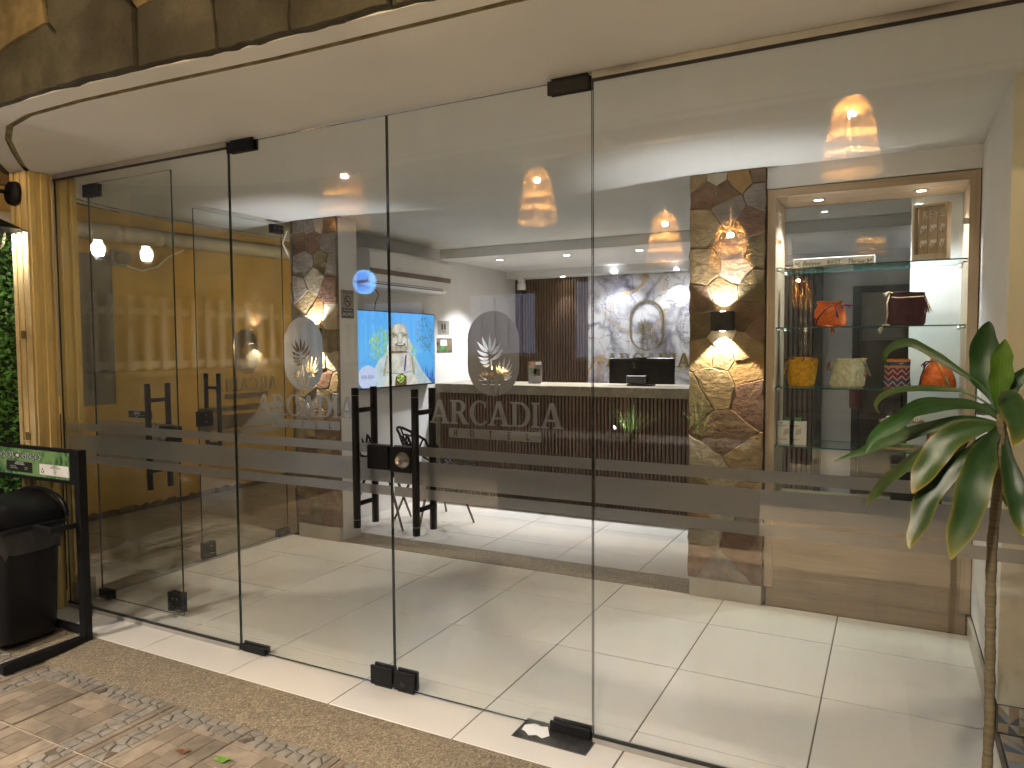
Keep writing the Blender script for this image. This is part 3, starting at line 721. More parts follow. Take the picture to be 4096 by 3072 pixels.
def screws(parent, pts, ax):
    for p in pts:
        bm = B(); tube(bm, [Vector(p), Vector(p)+Vector(ax)*.0022], .0042, 10); obj('screw', bm, MT['steel'], parent)
# left fixed panel
f1 = thing('fixed_glass_panel', 'fixed glass panel at the far left beside the yellow pillar', 'glass panel', (-3.46, 0, 0))
pane(f1, -4.148, -2.786, -.005, .005, .012, ZT+.004)
obj('floor_channel', bx(-4.15, -2.786, -.016, .016, .0005, .0225, .001), MT['alu'], f1); obj('gasket', bx(-4.15, -2.787, -.0175, -.0052, .0226, .031), MT['rubber'], f1)
obj('head_channel', bx(-4.15, -2.786, -.014, .014, ZT-.012, ZC-.001, .001), MT['alu'], f1); obj('gasket', bx(-4.15, -2.787, -.0155, -.0052, ZT-.022, ZT-.0125), MT['rubber'], f1)
stripes(f1, -4.13, -2.79, (0, .0062, 0))
# right fixed panel
f2 = thing('fixed_glass_panel', 'fixed glass panel on the right, in front of the display cabinet', 'glass panel', (.3, 0, 0))
pane(f2, -.960, 2.3, -.005, .005, .012, ZT+.004)
obj('floor_channel', bx(-.960, 2.3, -.016, .016, .0005, .0225, .001), MT['alu'], f2); obj('gasket', bx(-.959, 2.3, -.0175, -.0052, .0226, .031), MT['rubber'], f2)
obj('head_channel', bx(-.960, 2.3, -.014, .014, ZT-.012, ZC-.001, .001), MT['alu'], f2); obj('gasket', bx(-.959, 2.3, -.0155, -.0052, ZT-.022, ZT-.0125), MT['rubber'], f2)
stripes(f2, -.955, 2.29, (0, .0062, 0))
# the two swing doors
d1 = thing('glass_door', 'left leaf of the double glass door with frosted palm emblem', 'glass door', (-2.32, 0, 0))
pane(d1, -2.780, -1.8685, -.005, .005, .012, ZT)
stripes(d1, -2.776, -1.872, (0, .0062, 0)); emblem(d1, -2.352, (0, .0062, 0))
patch(d1, -2.778, -2.612, -.004+.012, .042, 'floor_hinge'); patch(d1, -2.778, -2.612, ZT-.046, ZT+.004, 'top_hinge')
p = patch(d1, -1.984, -1.8705, .010, .093, 'floor_lock')
handle(d1, -2.004)
bm = B(); box(bm, -1.979, -1.8695, -.022, -.0062, .948, 1.048, .002); box(bm, -1.979, -1.8695, .0062, .02, .948, 1.048, .002); obj('lock_case', bm, MT['black'], d1)
d2 = thing('glass_door', 'right leaf of the double glass door with deadlock and frosted emblem', 'glass door', (-1.42, 0, 0))
pane(d2, -1.8615, -.9655, -.005, .005, .012, ZT)
stripes(d2, -1.858, -.969, (0, .0062, 0)); emblem(d2, -1.378, (0, .0062, 0))
patch(d2, -1.132, -.968, .008, .046, 'floor_hinge'); patch(d2, -1.132, -.968, ZT-.046, ZT+.004, 'top_hinge')
patch(d2, -1.8605, -1.756, .002+.008, .093, 'floor_lock')
handle(d2, -1.700)
bm = B(); box(bm, -1.8605, -1.7545, -.022, -.0062, .944, 1.048, .002); box(bm, -1.8605, -1.7545, .0062, .02, .944, 1.048, .002); lk = obj('lock_case', bm, MT['black'], d2)
bm = B()
prof = [(.0335, 0), (.0335, .004), (.031, .010), (.021, .024), (.0205, .027), (.018, .0275), (.0175, .0255), (.0, .0255)]
rings = []
for r, h in prof:
    rings.append([bm.verts.new((-1.792+r*math.cos(2*math.pi*k/28), -.0221-h, .996+r*math.sin(2*math.pi*k/28))) for k in range(28)] if r > 1e-6 else [bm.verts.new((-1.792, -.0221-h, .996))])
for a, b in zip(rings, rings[1:]):
    for k in range(28): bm.faces.new((a[k], a[(k+1) % 28], b[(k+1) % 28], b[k]) if len(b) > 1 else (a[k], a[(k+1) % 28], b[0]))
ky = obj('deadlock_cylinder', bm, MT['steel'], d2, True)
obj('keyhole', bx(-1.7935, -1.7905, -.0487, -.0474, .990, 1.000), MT['ink'], ky)
bm = B(); tube(bm, [(-1.814, -.0192, .040), (-1.814, -.0205, .040)], .012, 16); obj('lock_bore', bm, MT['rubber'], d2)
fp = thing('floor_plate', 'scuffed steel floor plate under the right door hinge', 'floor plate', (-1.1, -.04, 0))
obj('plate', bx(-1.25, -.95, -.108, .036, .0005, .0045, .0015), mat('worn_steel', (.10, .095, .09), .35, .5, 16, metal=.7), fp)
bm = B(); 
poly = [(-1.235+.0*1, -.02), (-1.20, .012), (-1.175, -.004), (-1.15, .006), (-1.13, -.03), (-1.118, -.05), (-1.135, -.078), (-1.165, -.066), (-1.19, -.082), (-1.215, -.06), (-1.232, -.055)]
prism(bm, poly, .0052, .0062); obj('peeling_paint', bm, MT['paper'], fp)
# side doors in the plane x = -4.18
e1 = thing('side_glass_door', 'open side glass door leaf parallel to the glass front at left', 'glass door', (-3.75, .16, 0))
pane(e1, -4.10, -3.395, .155, .165, .012, ZT-.01)
bm = B(); box(bm, -4.128, -4.0, .142, .1545, 2.33, 2.40, .002); box(bm, -4.128, -4.0, .1655, .178, 2.33, 2.40, .002); obj('top_hinge', bm, MT['black'], e1)
bm = B(); box(bm, -4.11, -4.0, .142, .1545, .008, .06, .002); box(bm, -4.11, -4.0, .1655, .178, .008, .06, .002); obj('floor_hinge', bm, MT['black'], e1)
bm = B(); box(bm, -3.50, -3.394, .138, .1545, .03, .135, .002); box(bm, -3.50, -3.394, .1655, .182, .03, .135, .002); obj('floor_lock', bm, MT['black'], e1)
screws(e1, [(-3.42, .138, .06), (-3.42, .138, .105), (-3.455, .138, .06), (-3.455, .138, .105)], (0, -1, 0))
bm = B(); tube(bm, [(-3.44, .15, .03), (-3.44, .145, .0)], .004, 6); tube(bm, [(-3.44, .135, .012), (-3.475, .125, .012)], .006, 6); obj('key', bm, MT['steel'], e1)
bm = B(); box(bm, -3.527, -3.394, .138, .1545, .945, 1.045, .002); box(bm, -3.527, -3.394, .1655, .182, .945, 1.045, .002); obj('lock_case', bm, MT['black'], e1)
bm = B(); tube(bm, [(-3.49, .138, .995), (-3.49, .118, .995)], [.03, .021], 20); obj('lock_knob', bm, MT['steel'], e1, True)
for d in (.098, .222):
    bm = B(); tube(bm, [(-3.555, d, .70), (-3.555, d, 1.275)], .0155, 16); obj('pull_bar', bm, MT['black'], e1, True)
for z in (.80, 1.185):
    bm = B(); tube(bm, [(-3.555, .098, z), (-3.555, .222, z)], .0105, 12); obj('standoff', bm, MT['black'], e1, True)
stripes(e1, -4.095, -3.4, (0, .1668, 0))
hs = obj('pull_sign', bx(-3.798, -3.60, .1525, .1547, 1.078, 1.121), MT['ink'], e1); hs['label'] = 'black door sticker reading HALE'
obj('sign_text', place(textm('HALE', .022), (-3.725, .1518, 1.106), (1, 0, 0), (0, 0, 1)), MT['inkw'], hs); obj('sign_text', place(textm('PULL', .010), (-3.725, .1518, 1.087), (1, 0, 0), (0, 0, 1)), MT['inkw'], hs)
bm = B(); 
for b in ((-3.797, -3.601, .1518, .1524, 1.079, 1.0802), (-3.797, -3.601, .1518, .1524, 1.1188, 1.12), (-3.797, -3.6, .1518, .1524, 1.0945, 1.0951)): box(bm, *b)
obj('sign_line', bm, MT['inkw'], hs)
XS = -4.182
e2 = thing('side_glass_door', 'closed side glass door leaf beside the left stone column', 'glass door', (XS, 1.33, 0))
pane(e2, XS-.005, XS+.005, .930, 1.728, .012, ZT-.012, 'x')
bm = B(); box(bm, XS-.02, XS-.0055, 1.615, 1.738, .008, .062, .002); box(bm, XS+.0055, XS+.02, 1.615, 1.738, .008, .062, .002); obj('floor_hinge', bm, MT['black'], e2)
bm = B(); box(bm, XS-.02, XS-.0055, 1.62, 1.738, 2.335, 2.40, .002); box(bm, XS+.0055, XS+.02, 1.62, 1.738, 2.335, 2.40, .002); obj('top_hinge', bm, MT['black'], e2)
screws(e2, [(XS+.02, y, 2.37) for y in (1.65, 1.69, 1.725)]+[(XS+.02, y, .035) for y in (1.65, 1.67, 1.725)], (1, 0, 0))
bm = B(); box(bm, XS-.02, XS-.0055, .928, 1.03, .02, .125, .002); box(bm, XS+.0055, XS+.02, .928, 1.03, .02, .125, .002); obj('floor_lock', bm, MT['black'], e2)
screws(e2, [(XS+.02, .985, .10), (XS+.02, .985, .05), (XS+.02, 1.005, .045), (XS+.02, .975, 1.01), (XS+.02, .975, .96)], (1, 0, 0))
bm = B(); box(bm, XS-.02, XS-.0055, .922, 1.035, .93, 1.035, .002); box(bm, XS+.0055, XS+.02, .922, 1.035, .93, 1.035, .002); obj('lock_case', bm, MT['black'], e2)
for d in (-.062, .062):
    bm = B(); tube(bm, [(XS+d, 1.05, .70), (XS+d, 1.05, 1.29)], .0155, 16); obj('pull_bar', bm, MT['black'], e2, True)
for z in (.80, 1.19):
    bm = B(); tube(bm, [(XS-.062, 1.05, z), (XS+.062, 1.05, z)], .0105, 12); obj('standoff', bm, MT['black'], e2, True)
stripes(e2, -1.72, -.935, (XS-.0062, 0, 0), (0, -1, 0)); emblem(e2, -1.36, (XS-.0062, 0, 0), (0, -1, 0))
obj('side_floor_channel', bx(-4.208, -4.162, .10, 1.74, -.02, .006, .001), MT['alu'], label='thin metal threshold under the side glass doors', cat='threshold')
# ================================================================== YELLOW PILLAR
pl = thing('yellow_pillar', 'yellow painted pillar with fluted edges at the left end of the glass', 'pillar', (-4.3, .03, 0))
obj('shaft', bx(-4.318, -4.160, -.135, .118, -.03, ZC-.001, .006), MT['yellow'], pl)
for x0, x1, d in ((-4.316, -4.288, .012), (-4.262, -4.232, .009), (-4.205, -4.163, .014)): obj('flute', bx(x0, x1, -.1352-d, -.1352, -.02, ZC-.002, .004), MT['yellow_side'], pl)
for y0, y1, d in ((-.132, -.10, .004), (-.075, -.035, .010), (-.02, -.004, .013), (.03, .07, .010), (.085, .116, .020)): obj('flute', bx(-4.1598, -4.1598+d, y0, y1, .14 if y0 > 0 else -.01, ZC-.002, .003), MT['yellow'], pl)
obj('base_block', bx(-4.1597, -4.11, .022, .130, 0.0, .138, .003), MT['skirt'], pl)
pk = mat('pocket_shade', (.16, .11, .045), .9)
for z in (1.545, .985):
    obj('pocket', bx(-4.262, -4.222, -.1462, -.1445, z-.022, z+.022), pk, pl); obj('pocket_lip', bx(-4.268, -4.216, -.153, -.1463, z-.032, z-.0225, .002), MT['yellow_side'], pl)
bm = B(); tube(bm, [(-4.146, -.0185+.004*math.sin(z*9), z) for z in [i*.08 for i in range(15, 31)]], .005, 6); obj('cable', bm, MT['plastic_grey'], pl)
bm = B(); tube(bm, [(-4.146, -.0185, z) for z in [i*.1+.1 for i in range(0, 11)]], .003, 6); obj('crack_line', bm, MT['rubber'], pl)
# ================================================================== SIDE PASSAGE
yw = thing('ochre_wall', 'ochre painted wall across the side passage behind the glass', 'wall', (-6.15, 2.5, 0))
obj('wall', bx(-6.3, -6.08, .3, 7.5, -.05, 2.72), MT['ochre_wall'], yw)
rng = random.Random(4)
for i in range(26):
    y = .4+i*.15; obj('loose_stone', stone_mesh([(y, .02), (y+.14, .02), (y+.14, .07+rng.uniform(-.015, .02)), (y+.07, .07+rng.uniform(-.02, .02)), (y, .07+rng.uniform(-.015, .02))], lambda a, b, d: (-6.08+d, a, b-.03), .01, rng, 3), ST[rng.choice(['olive', 'brown', 'olive'])], yw)
obj('unpainted_patch', bx(-6.0798, -6.0775, .5, 1.62, .98, 2.28), mat('bare_plaster', (.22, .2, .17), .85, .25, 4), yw)
for k in range(9): obj('top_stone', stone_mesh([(.4+k*.7, 2.73), (1.08+k*.7, 2.73), (1.07+k*.7, 3.2), (.41+k*.7, 3.2)], lambda a, b, d: (-6.10+d, a, b), .02, rng, 3), ST[rng.choice(['pink', 'ochre', 'brown'])], yw)
pp = thing('drain_pipe', 'white drain pipe running along the ochre wall of the passage', 'pipe', (-5.98, 2, 2.5))
bm = B(); tube(bm, [(-5.985, .3, 2.43), (-5.985, 7.4, 2.60)], .068, 20); obj('pipe', bm, MT['pvc'], pp, True)
for y in (1.55, 1.95, 3.4): 
    z = 2.43+(y-.3)/7.1*.17; bm = B(); tube(bm, [(-5.985, y, z), (-5.985, y+.09, z+.002)], .074, 20); obj('pipe_sleeve', bm, MT['pvc'], pp, True)
jb = thing('junction_box', 'small grey junction box with round cap on the ochre wall', 'junction box', (-6.06, 1.68, 2.28))
obj('box', bx(-6.0798, -6.04, 1.60, 1.74, 2.19, 2.33, .006), MT['plastic_grey'], jb)
bm = B(); tube(bm, [(-6.04, 1.67, 2.26), (-5.95, 1.67, 2.26)], [.055, .05], 20); obj('round_cap', bm, MT['plastic_grey'], jb, True)
bm = B(); tube(bm, [(-6.05, 1.74, 2.2), (-6.06, 1.9, 2.17), (-6.05, 2.05, 2.22), (-6.03, 2.15, 2.32), (-6.0, 2.3, 2.40)], .006, 6); obj('wall_cable', bm, MT['plastic'], label='thin white cable looping on the ochre wall', cat='cable')
bm = B(); tube(bm, [(-4.14, 1.75, 2.36), (-4.15, 1.71, 2.26), (-4.13, 1.78, 2.12), (-4.11, 1.86, 2.05)], .005, 6); obj('loose_cable', bm, MT['plastic'], label='pale cable hanging by the top of the left stone column', cat='cable')
obj('passage_end_wall', bx(-6.1, -4.24, 5.9, 6.1, -.05, 2.7), MT['ochre_wall'], label='ochre wall closing the far end of the side passage', cat='wall')
# ================================================================== HEDGE behind the pillar
hg = thing('hedge_wall', 'bright green artificial hedge panel left of the yellow pillar', 'hedge', (-5.4, .2, 0))
obj('backing', bx(-6.05, -4.90, .20, .25, -.05, 2.20), MT['ivy_back'], hg)
bm = B(); rng = random.Random(9)
for k in range(9000):
    x = rng.uniform(-6.05, -4.87); z = rng.uniform(-.02, 2.24+.05*math.sin(x*9)); y = .20-abs(rng.gauss(0, .045))-.01*math.sin(x*30)*math.sin(z*26)
    L = rng.uniform(.022, .042); a = rng.uniform(0, 6.28); tl = rng.uniform(-.9, .6)
    d = Vector((math.cos(a), -.5-rng.random()*.6, math.sin(a)*.8+.3)).normalized(); s = d.cross(Vector((rng.uniform(-1, 1), rng.uniform(-1, 1), rng.uniform(-.2, 1)))).normalized()
    p = Vector((x, y, z)); q = [p, p+d*L*.5+s*L*.28, p+d*L, p+d*L*.5-s*L*.28]
    bm.faces.new([bm.verts.new(v) for v in q])
o = obj('leaves', bm, MT['leaf_ivy'], hg, recalc=False); o['kind'] = 'stuff'
# ================================================================== LAMPS
def downlight(x, y, z, label, power, warm, direction=(0, 0, -1), spot=98, r=.036, group='recessed downlights'):
    t = thing('downlight', label, 'downlight', (x, y, z), 0, group)
    bm = B(); lathe(bm, [(r, 0), (r+.008, -.001), (r+.010, -.004), (r, -.006), (r-.004, -.003)], 24, (x, y, z)); obj('trim_ring', bm, MT['steel'], t, True)
    bm = B(); lathe(bm, [(r-.004, -.0035), (0, -.0035)], 24, (x, y, z)); obj('lens', bm, MT['led_w' if warm else 'led_c'], t)
    light('lamp_light', 'SPOT', (x, y, z-.012), power, NEUT if warm else COOL, t, .03, direction, spot, .6)
    return t
for x, wd_ in ((-3.52, 'left'), (-2.79, 'middle'), (-2.07, 'right')):
    downlight(x, 4.03, 2.335, {'left': 'ceiling downlight over the counter nearest the television wall', 'middle': 'ceiling downlight over the middle of the counter', 'right': 'ceiling downlight over the computer monitor'}[wd_], P_DOWN, True)
downlight(-3.343, 5.20, 2.255, 'downlight glowing on the dark slat panel', P_WASH, True, (0, .12, -1), 70)
downlight(-2.70, 5.13, 2.255, 'downlight washing the left of the marble panel', P_WASH*1.6, False, (0, .06, -1), 120)
downlight(-2.02, 5.14, 2.255, 'downlight washing the right of the marble panel', P_WASH*1.6, False, (0, .06, -1), 120)
def sconce(x, z, label):
    t = thing('wall_lamp', label, 'wall lamp', (x, 1.70, z), 0, 'up and down wall lamps on the stone columns')
    bm = B(); box(bm, x-.058, x+.058, 1.655, 1.665, z-.053, z+.053, .002); box(bm, x-.058, x+.058, 1.6651, 1.735, z-.053, z-.0505); box(bm, x-.058, x-.0555, 1.6651, 1.735, z-.0504, z+.0504); box(bm, x+.0555, x+.058, 1.6651, 1.735, z-.0504, z+.0504); box(bm, x-.058, x+.058, 1.6651, 1.735, z+.0505, z+.053)
    obj('housing', bm, MT['black'], t)
    for s in (-1, 1):
        bm = B(); tube(bm, [(x, 1.70, z+s*.0532), (x, 1.70, z+s*.056)], .014, 14); obj('lens', bm, MT['led_w'], t)
        light('lamp_light', 'SPOT', (x, 1.70, z+s*.062), P_SCONCE*(.42 if s > 0 else 1), (.97, .96, 1.0) if s > 0 else (1, .88, .70), t, .008, (0, .10, s), 112 if s > 0 else 92, .55 if s > 0 else .18)
sconce(-.848, 1.595, 'black wall lamp on the stone column beside the display cabinet'); sconce(-3.862, 1.553, 'black wall lamp on the left stone column behind the frosted emblem')
# woven pendants under the terrace pergola (behind the camera, mirrored in the glass)
def shade_mesh():
    bm = B(); prof = [(.02, 0), (.055, -.02), (.085, -.055), (.105, -.10), (.118, -.15), (.128, -.20), (.138, -.26), (.150, -.33), (.163, -.40), (.172, -.46)]
    def R(z):
        for (r0, z0), (r1, z1) in zip(prof, prof[1:]):
            if z <= z0 and z >= z1: return r0+(r1-r0)*(z-z0)/(z1-z0)
        return prof[-1][0]
    zs = [-.005-.0102*i for i in range(45)]
    for i, z in enumerate(zs):
        openb = (.085 < -z < .15) or (.22 < -z < .27) or (.34 < -z < .37)
        if openb: continue
        tube(bm, [(R(z)*math.cos(2*math.pi*k/36), R(z)*math.sin(2*math.pi*k/36), z+.0018*(k % 2)) for k in range(37)], .0038, 4, False)
    for k in range(44):
        a = 2*math.pi*k/44; tw = .10 if k % 2 else -.10
        tube(bm, [(R(z)*math.cos(a+tw*math.sin(-z*22)), R(z)*math.sin(a+tw*math.sin(-z*22)), z) for z in [-.004-.0285*i for i in range(17)]], .0022, 4, False)
    return bm
pend = None
pg = thing('pergola', 'timber pergola over the terrace, mirrored faintly in the glass', 'pergola', (-2, -2.6, 0))
wd_m = wood('pergola_timber', (.12, .08, .05), (.2, .14, .09), 0)
for y in (-2.35, -3.0, -3.9): obj('beam', bx(-5.4, 1.6, y-.05, y+.05, 3.25, 3.37, .004), wd_m, pg)
for x in (-5.35, 1.5):
    obj('rail', bx(x-.05, x+.05, -4.2, -.8, 3.372, 3.49, .004), wd_m, pg); obj('post', bx(x-.05, x+.05, -4.1, -4.0, -.05, 3.371, .004), wd_m, pg)
for (x, y, z, lb) in ((-4.08, -2.35, 3.03, 'woven straw pendant lamp nearest the left door leaf'), (-2.61, -3.0, 2.93, 'woven straw pendant lamp mirrored high on the right door leaf'), (-1.80, -3.9, 2.64, 'woven straw pendant lamp mirrored above the reception downlights'), (-1.06, -3.0, 2.37, 'woven straw pendant lamp mirrored over the right stone column'), (-.24, -2.35, 2.93, 'woven straw pendant lamp mirrored above the display cabinet')):
    t = thing('pendant_lamp', lb, 'pendant lamp', (x, y, z), 0, 'woven pendants over the terrace')
    if x < -4: t.scale = (1.25,)*3
    if pend is None: pend = obj('woven_shade', shade_mesh(), MT['straw'], t, True, True)
    else: o = bpy.data.objects.new('woven_shade', pend.data); link(o, t, True)
    bm = B(); tube(bm, [(0, 0, -.002), (0, 0, (3.25-z)/(1.25 if x < -4 else 1))], .004, 6); obj('cord', bm, MT['black'], t, True, True)
    bm = B(); lathe(bm, [(0, -.085), (.008, -.088), (.013, -.10), (.014, -.115), (.011, -.13), (0, -.137)], 14); obj('bulb', bm, MT['bulb_w'], t, True, True)
    light('bulb_light', 'POINT', (0, 0, -.113), P_GLOW*(1.8 if x < -4 else 1), (1, .72, .40), t, .02, local=True); light('lamp_light', 'SPOT', (0, 0, -.465), P_PENDANT, WARM, t, .05, (0, 0, -1), 136, .7, local=True)
# lantern on the pillar and its twin on the boundary post
def lantern(loc, arm, label):
    x, y, z = loc
    t = thing('lantern', label, 'lantern', loc, 0, 'glass dome lanterns')
    bm = B(); lathe(bm, [(0, .115), (.02, .112), (.03, .095), (.165, .03), (.167, .026), (.03, .088), (0, .09)], 32, loc); obj('cone_shade', bm, MT['black'], t, True)
    bm = B(); lathe(bm, [(.066, .055), (.068, 0), (.064, -.035), (.05, -.066), (.028, -.085), (0, -.092)], 28, loc); obj('glass_dome', bm, MT['glass_bulb'], t, True)
    bm = B(); lathe(bm, [(.015, .075), (.016, .03), (.026, .018), (.031, -.005), (.028, -.026), (.017, -.038), (0, -.042)], 20, loc); obj('bulb', bm, MT['bulb_c'], t, True)
    bm = B(); tube(bm, arm, .011, 10); obj('gooseneck_arm', bm, MT['black'], t, True)
    light('lamp_light', 'POINT', (x, y, z-.02), P_LANTERN, COOL, t, .026)
    return t
t = lantern((-4.235, -.295, 2.07), [(-4.235, -.295, 2.18), (-4.25, -.295, 2.26), (-4.29, -.285, 2.31), (-4.30, -.22, 2.32), (-4.268, -.17, 2.315)], 'black cone lantern with glass dome hung from the yellow pillar')
bm = B(); tube(bm, [(-4.262, -.1475, 2.312), (-4.262, -.172, 2.312)], [.066, .062], 28); obj('back_plate', bm, MT['black'], t, True)

# assumed bulkhead lamp, unseen behind the television wall, added to light the side passage
t = thing('assumed_passage_lamp', 'assumed round bulkhead lamp, unseen, on the passage side of the television wall', 'wall lamp', (-4.26, 3.3, 2.15))
bm = B(); tube(bm, [(-4.2305, 3.3, 2.15), (-4.262, 3.3, 2.15)], [.10, .095], 24); obj('base', bm, MT['plastic'], t, True)
bm = B(); tube(bm, [(-4.2625, 3.3, 2.15), (-4.285, 3.3, 2.15), (-4.30, 3.3, 2.15)], [.085, .075, .04], 24); obj('diffuser', bm, MT['bulb_w'], t, True)
light('lamp_light', 'POINT', (-4.36, 3.3, 2.15), P_PASSAGE, (1, .80, .50), t, .05)
# ================================================================== INSIDE THE LOBBY
# television on the wall x=-4.03, picture facing +x
tv = thing('television', 'wall mounted television showing a smiling statue under a blue sky', 'television', (-3.97, 2.88, 1.1))
XT = -3.94; TY0, TY1, TZ0, TZ1 = 2.285, 3.475, 1.106, 1.778
obj('casing', bx(-4.028, XT-.004, TY0, TY1, TZ0, TZ1, .004), MT['black_gloss'], tv)
def tvp(name, poly, m, lay):
    me = fill2d([[(TY0+.008+u*(TY1-TY0-.016), TZ0+.012+v*(TZ1-TZ0-.02)) for u, v in poly]])
    return obj(name, place(me, (XT-.0035+lay*.0006, 0, 0), (0, 1, 0), (0, 0, 1)), m, scr)
def skym():
    m, nt, out = nmat('screen_sky'); tc = nd(nt, 'TexCoord'); sp = nd(nt, 'SeparateXYZ', None, Vector=tc.outputs['Object'])
    f = nd(nt, 'MapRange', None, Value=sp.outputs[2], From_Min=TZ0, From_Max=TZ1).outputs[0]
    cc = ramp(nt, f, [(0, (.13, .42, .86)), (.5, (.12, .46, .9)), (1, (.10, .42, .92))]); e = nd(nt, 'Emission', None, Color=cc, Strength=.36); nt.links.new(e.outputs[0], out.inputs[0]); return m
me = fill2d([[(TY0+.008, TZ0+.012), (TY1-.008, TZ0+.012), (TY1-.008, TZ1-.008), (TY0+.008, TZ1-.008)]])
scr = obj('screen', place(me, (XT-.0035, 0, 0), (0, 1, 0), (0, 0, 1)), skym(), tv)
EM = lambda n, c, v=.25, s=25: print_mat('screen_'+n, c, .36, v, s)
stone_l, stone_m, stone_d, stone_w = EM('statue_light', (.62, .60, .52), .25, 14), EM('statue_mid', (.40, .35, .24), .4, 18), EM('statue_dark', (.14, .085, .04), .4, 16), EM('statue_robe', (.52, .62, .66), .2, 10)
leafc, twig, grass_c, viol = EM('leaves', (.35, .62, .12), .5, 40), EM('twigs', (.10, .22, .32), .4, 50), EM('reeds', (.05, .14, .5), .6, 30), EM('beads', (.10, .03, .40))
rng = random.Random(3)
def blobs(name, cx, cyv, rx, ry, n, s, m, lay):
    cs = []
    for k in range(n):
        a = rng.uniform(0, 6.28); r = math.sqrt(rng.random()); x = cx+rx*r*math.cos(a); y = cyv+ry*r*math.sin(a); q = s*rng.uniform(.5, 1.2); a0 = rng.uniform(0, 3)
        cs.append([(x+q*math.cos(a0+i*1.57), y+q*1.5*math.sin(a0+i*1.57)*(.5 if i % 2 else 1)) for i in range(4)])
    bm = B()
    for c in cs: bm.faces.new([bm.verts.new((XT-.0035+lay*.0006, TY0+.008+min(.99, max(.01, u))*(TY1-TY0-.016), TZ0+.012+min(.99, max(.01, v))*(TZ1-TZ0-.02))) for u, v in c])
    obj(name, bm, m, scr)
for k in range(70):
    u = rng.uniform(.72, 1.0) if k % 4 else rng.uniform(.0, .3); h = rng.uniform(.12, .34); tvp('reed', [(u, .02), (min(.99, u+.012), .02), (min(.99, u+.006+rng.uniform(-.02, .02)), h)], grass_c, 1) if k % 2 else None
tvp('hedge_line', [(.0, 0), (1, 0), (1, .06), (.85, .10), (.3, .12), (0, .10)], EM('ground_dark', (.06, .16, .30)), 1)
blobs('leaf_spray', .30, .55, .15, .22, 240, .012, leafc, 1); blobs('leaf_spray', .66, .42, .10, .16, 120, .012, leafc, 1); blobs('leaf_spray', .86, .72, .13, .24, 190, .010, twig, 1)
for a, b in (((.98, .35), (.80, .72)), ((.93, .45), (.97, .85)), ((.87, .58), (.74, .62))): tvp('branch', [(a[0], a[1]), (a[0]+.008, a[1]), (b[0]+.004, b[1]), (b[0], b[1])], twig, 2)
tvp('robe', [(.12, 0), (.95, 0), (.80, .22), (.73, .38), (.66, .46), (.36, .46), (.26, .36), (.18, .2)], stone_w, 2)
tvp('robe_fold', [(.30, 0), (.78, 0), (.70, .14), (.52, .20), (.36, .14)], stone_l, 3)
tvp('chest', [(.34, .20), (.70, .20), (.68, .40), (.60, .47), (.44, .47), (.37, .40)], stone_l, 3)
for q in ([(.30, .14), (.35, .42), (.37, .42), (.33, .14)], [(.72, .14), (.68, .42), (.66, .42), (.69, .14)], [(.34, .20), (.52, .165), (.70, .20), (.70, .185), (.52, .15), (.34, .185)]): tvp('fold_line', q, stone_m, 4)
tvp('head', [(.40, .44), (.62, .44), (.645, .55), (.63, .72), (.60, .82), (.54, .86), (.47, .86), (.41, .80), (.385, .68), (.385, .54)], stone_m, 4)
tvp('ear', [(.365, .40), (.40, .44), (.405, .66), (.375, .62), (.355, .50)], stone_l, 5); tvp('ear', [(.66, .40), (.625, .44), (.62, .66), (.655, .62), (.672, .50)], stone_l, 5)
tvp('brow', [(.42, .74), (.50, .72), (.52, .74), (.60, .73), (.58, .80), (.53, .84), (.46, .84)], stone_l, 5)
tvp('cheek', [(.42, .54), (.48, .55), (.49, .65), (.43, .66)], stone_l, 5); tvp('cheek', [(.55, .55), (.61, .54), (.61, .66), (.555, .66)], stone_l, 5)
tvp('nose', [(.495, .60), (.55, .60), (.535, .72), (.51, .72)], stone_l, 6)
for q in ([(.43, .70), (.49, .675), (.49, .69), (.44, .715)], [(.56, .68), (.62, .70), (.61, .715), (.56, .695)], [(.45, .555), (.53, .535), (.60, .555), (.585, .585), (.53, .57), (.47, .585)], [(.40, .45), (.62, .45), (.60, .475), (.42, .475)]): tvp('face_line', q, stone_d, 6)
tvp('teeth', [(.485, .562), (.575, .562), (.565, .576), (.495, .576)], stone_l, 7)
tvp('beads', [(.565, .20), (.585, .20), (.605, .42), (.588, .42)], viol, 6); tvp('hands', [(.45, 0), (.60, 0), (.60, .12), (.53, .17), (.46, .12)], stone_d, 5); blobs('flowers', .52, .09, .05, .05, 30, .012, leafc, 7)
me = fill2d([[(TY0+.008+(.125+x)*1.174, TZ0+.012+max(.0, .135+y)*.652) for x, y in arc(0, 0, .11, .16, 0, 345, 30)]]); obj('sign_oval', place(me, (XT-.0035+.0036, 0, 0), (0, 1, 0), (0, 0, 1)), EM('oval_sign', (.55, .62, .85), .06), scr)
obj('screen_text', place(textm('BORA BORA', .036), (XT+.0007, TY0+.008+.125*1.174, TZ0+.012+.14*.652), (0, 1, 0), (0, 0, 1), (.85, 1.2, 1)), EM('text', (.10, .12, .25)), scr)
bm = B(); tube(bm, [(-4.0, 2.62, 1.775), (-3.97, 2.6, 1.85), (-3.98, 2.66, 1.92), (-4.0, 2.61, 1.99)], .005, 6); obj('power_cable', bm, MT['black'], label='thin black cable between the television and the air conditioner', cat='cable')
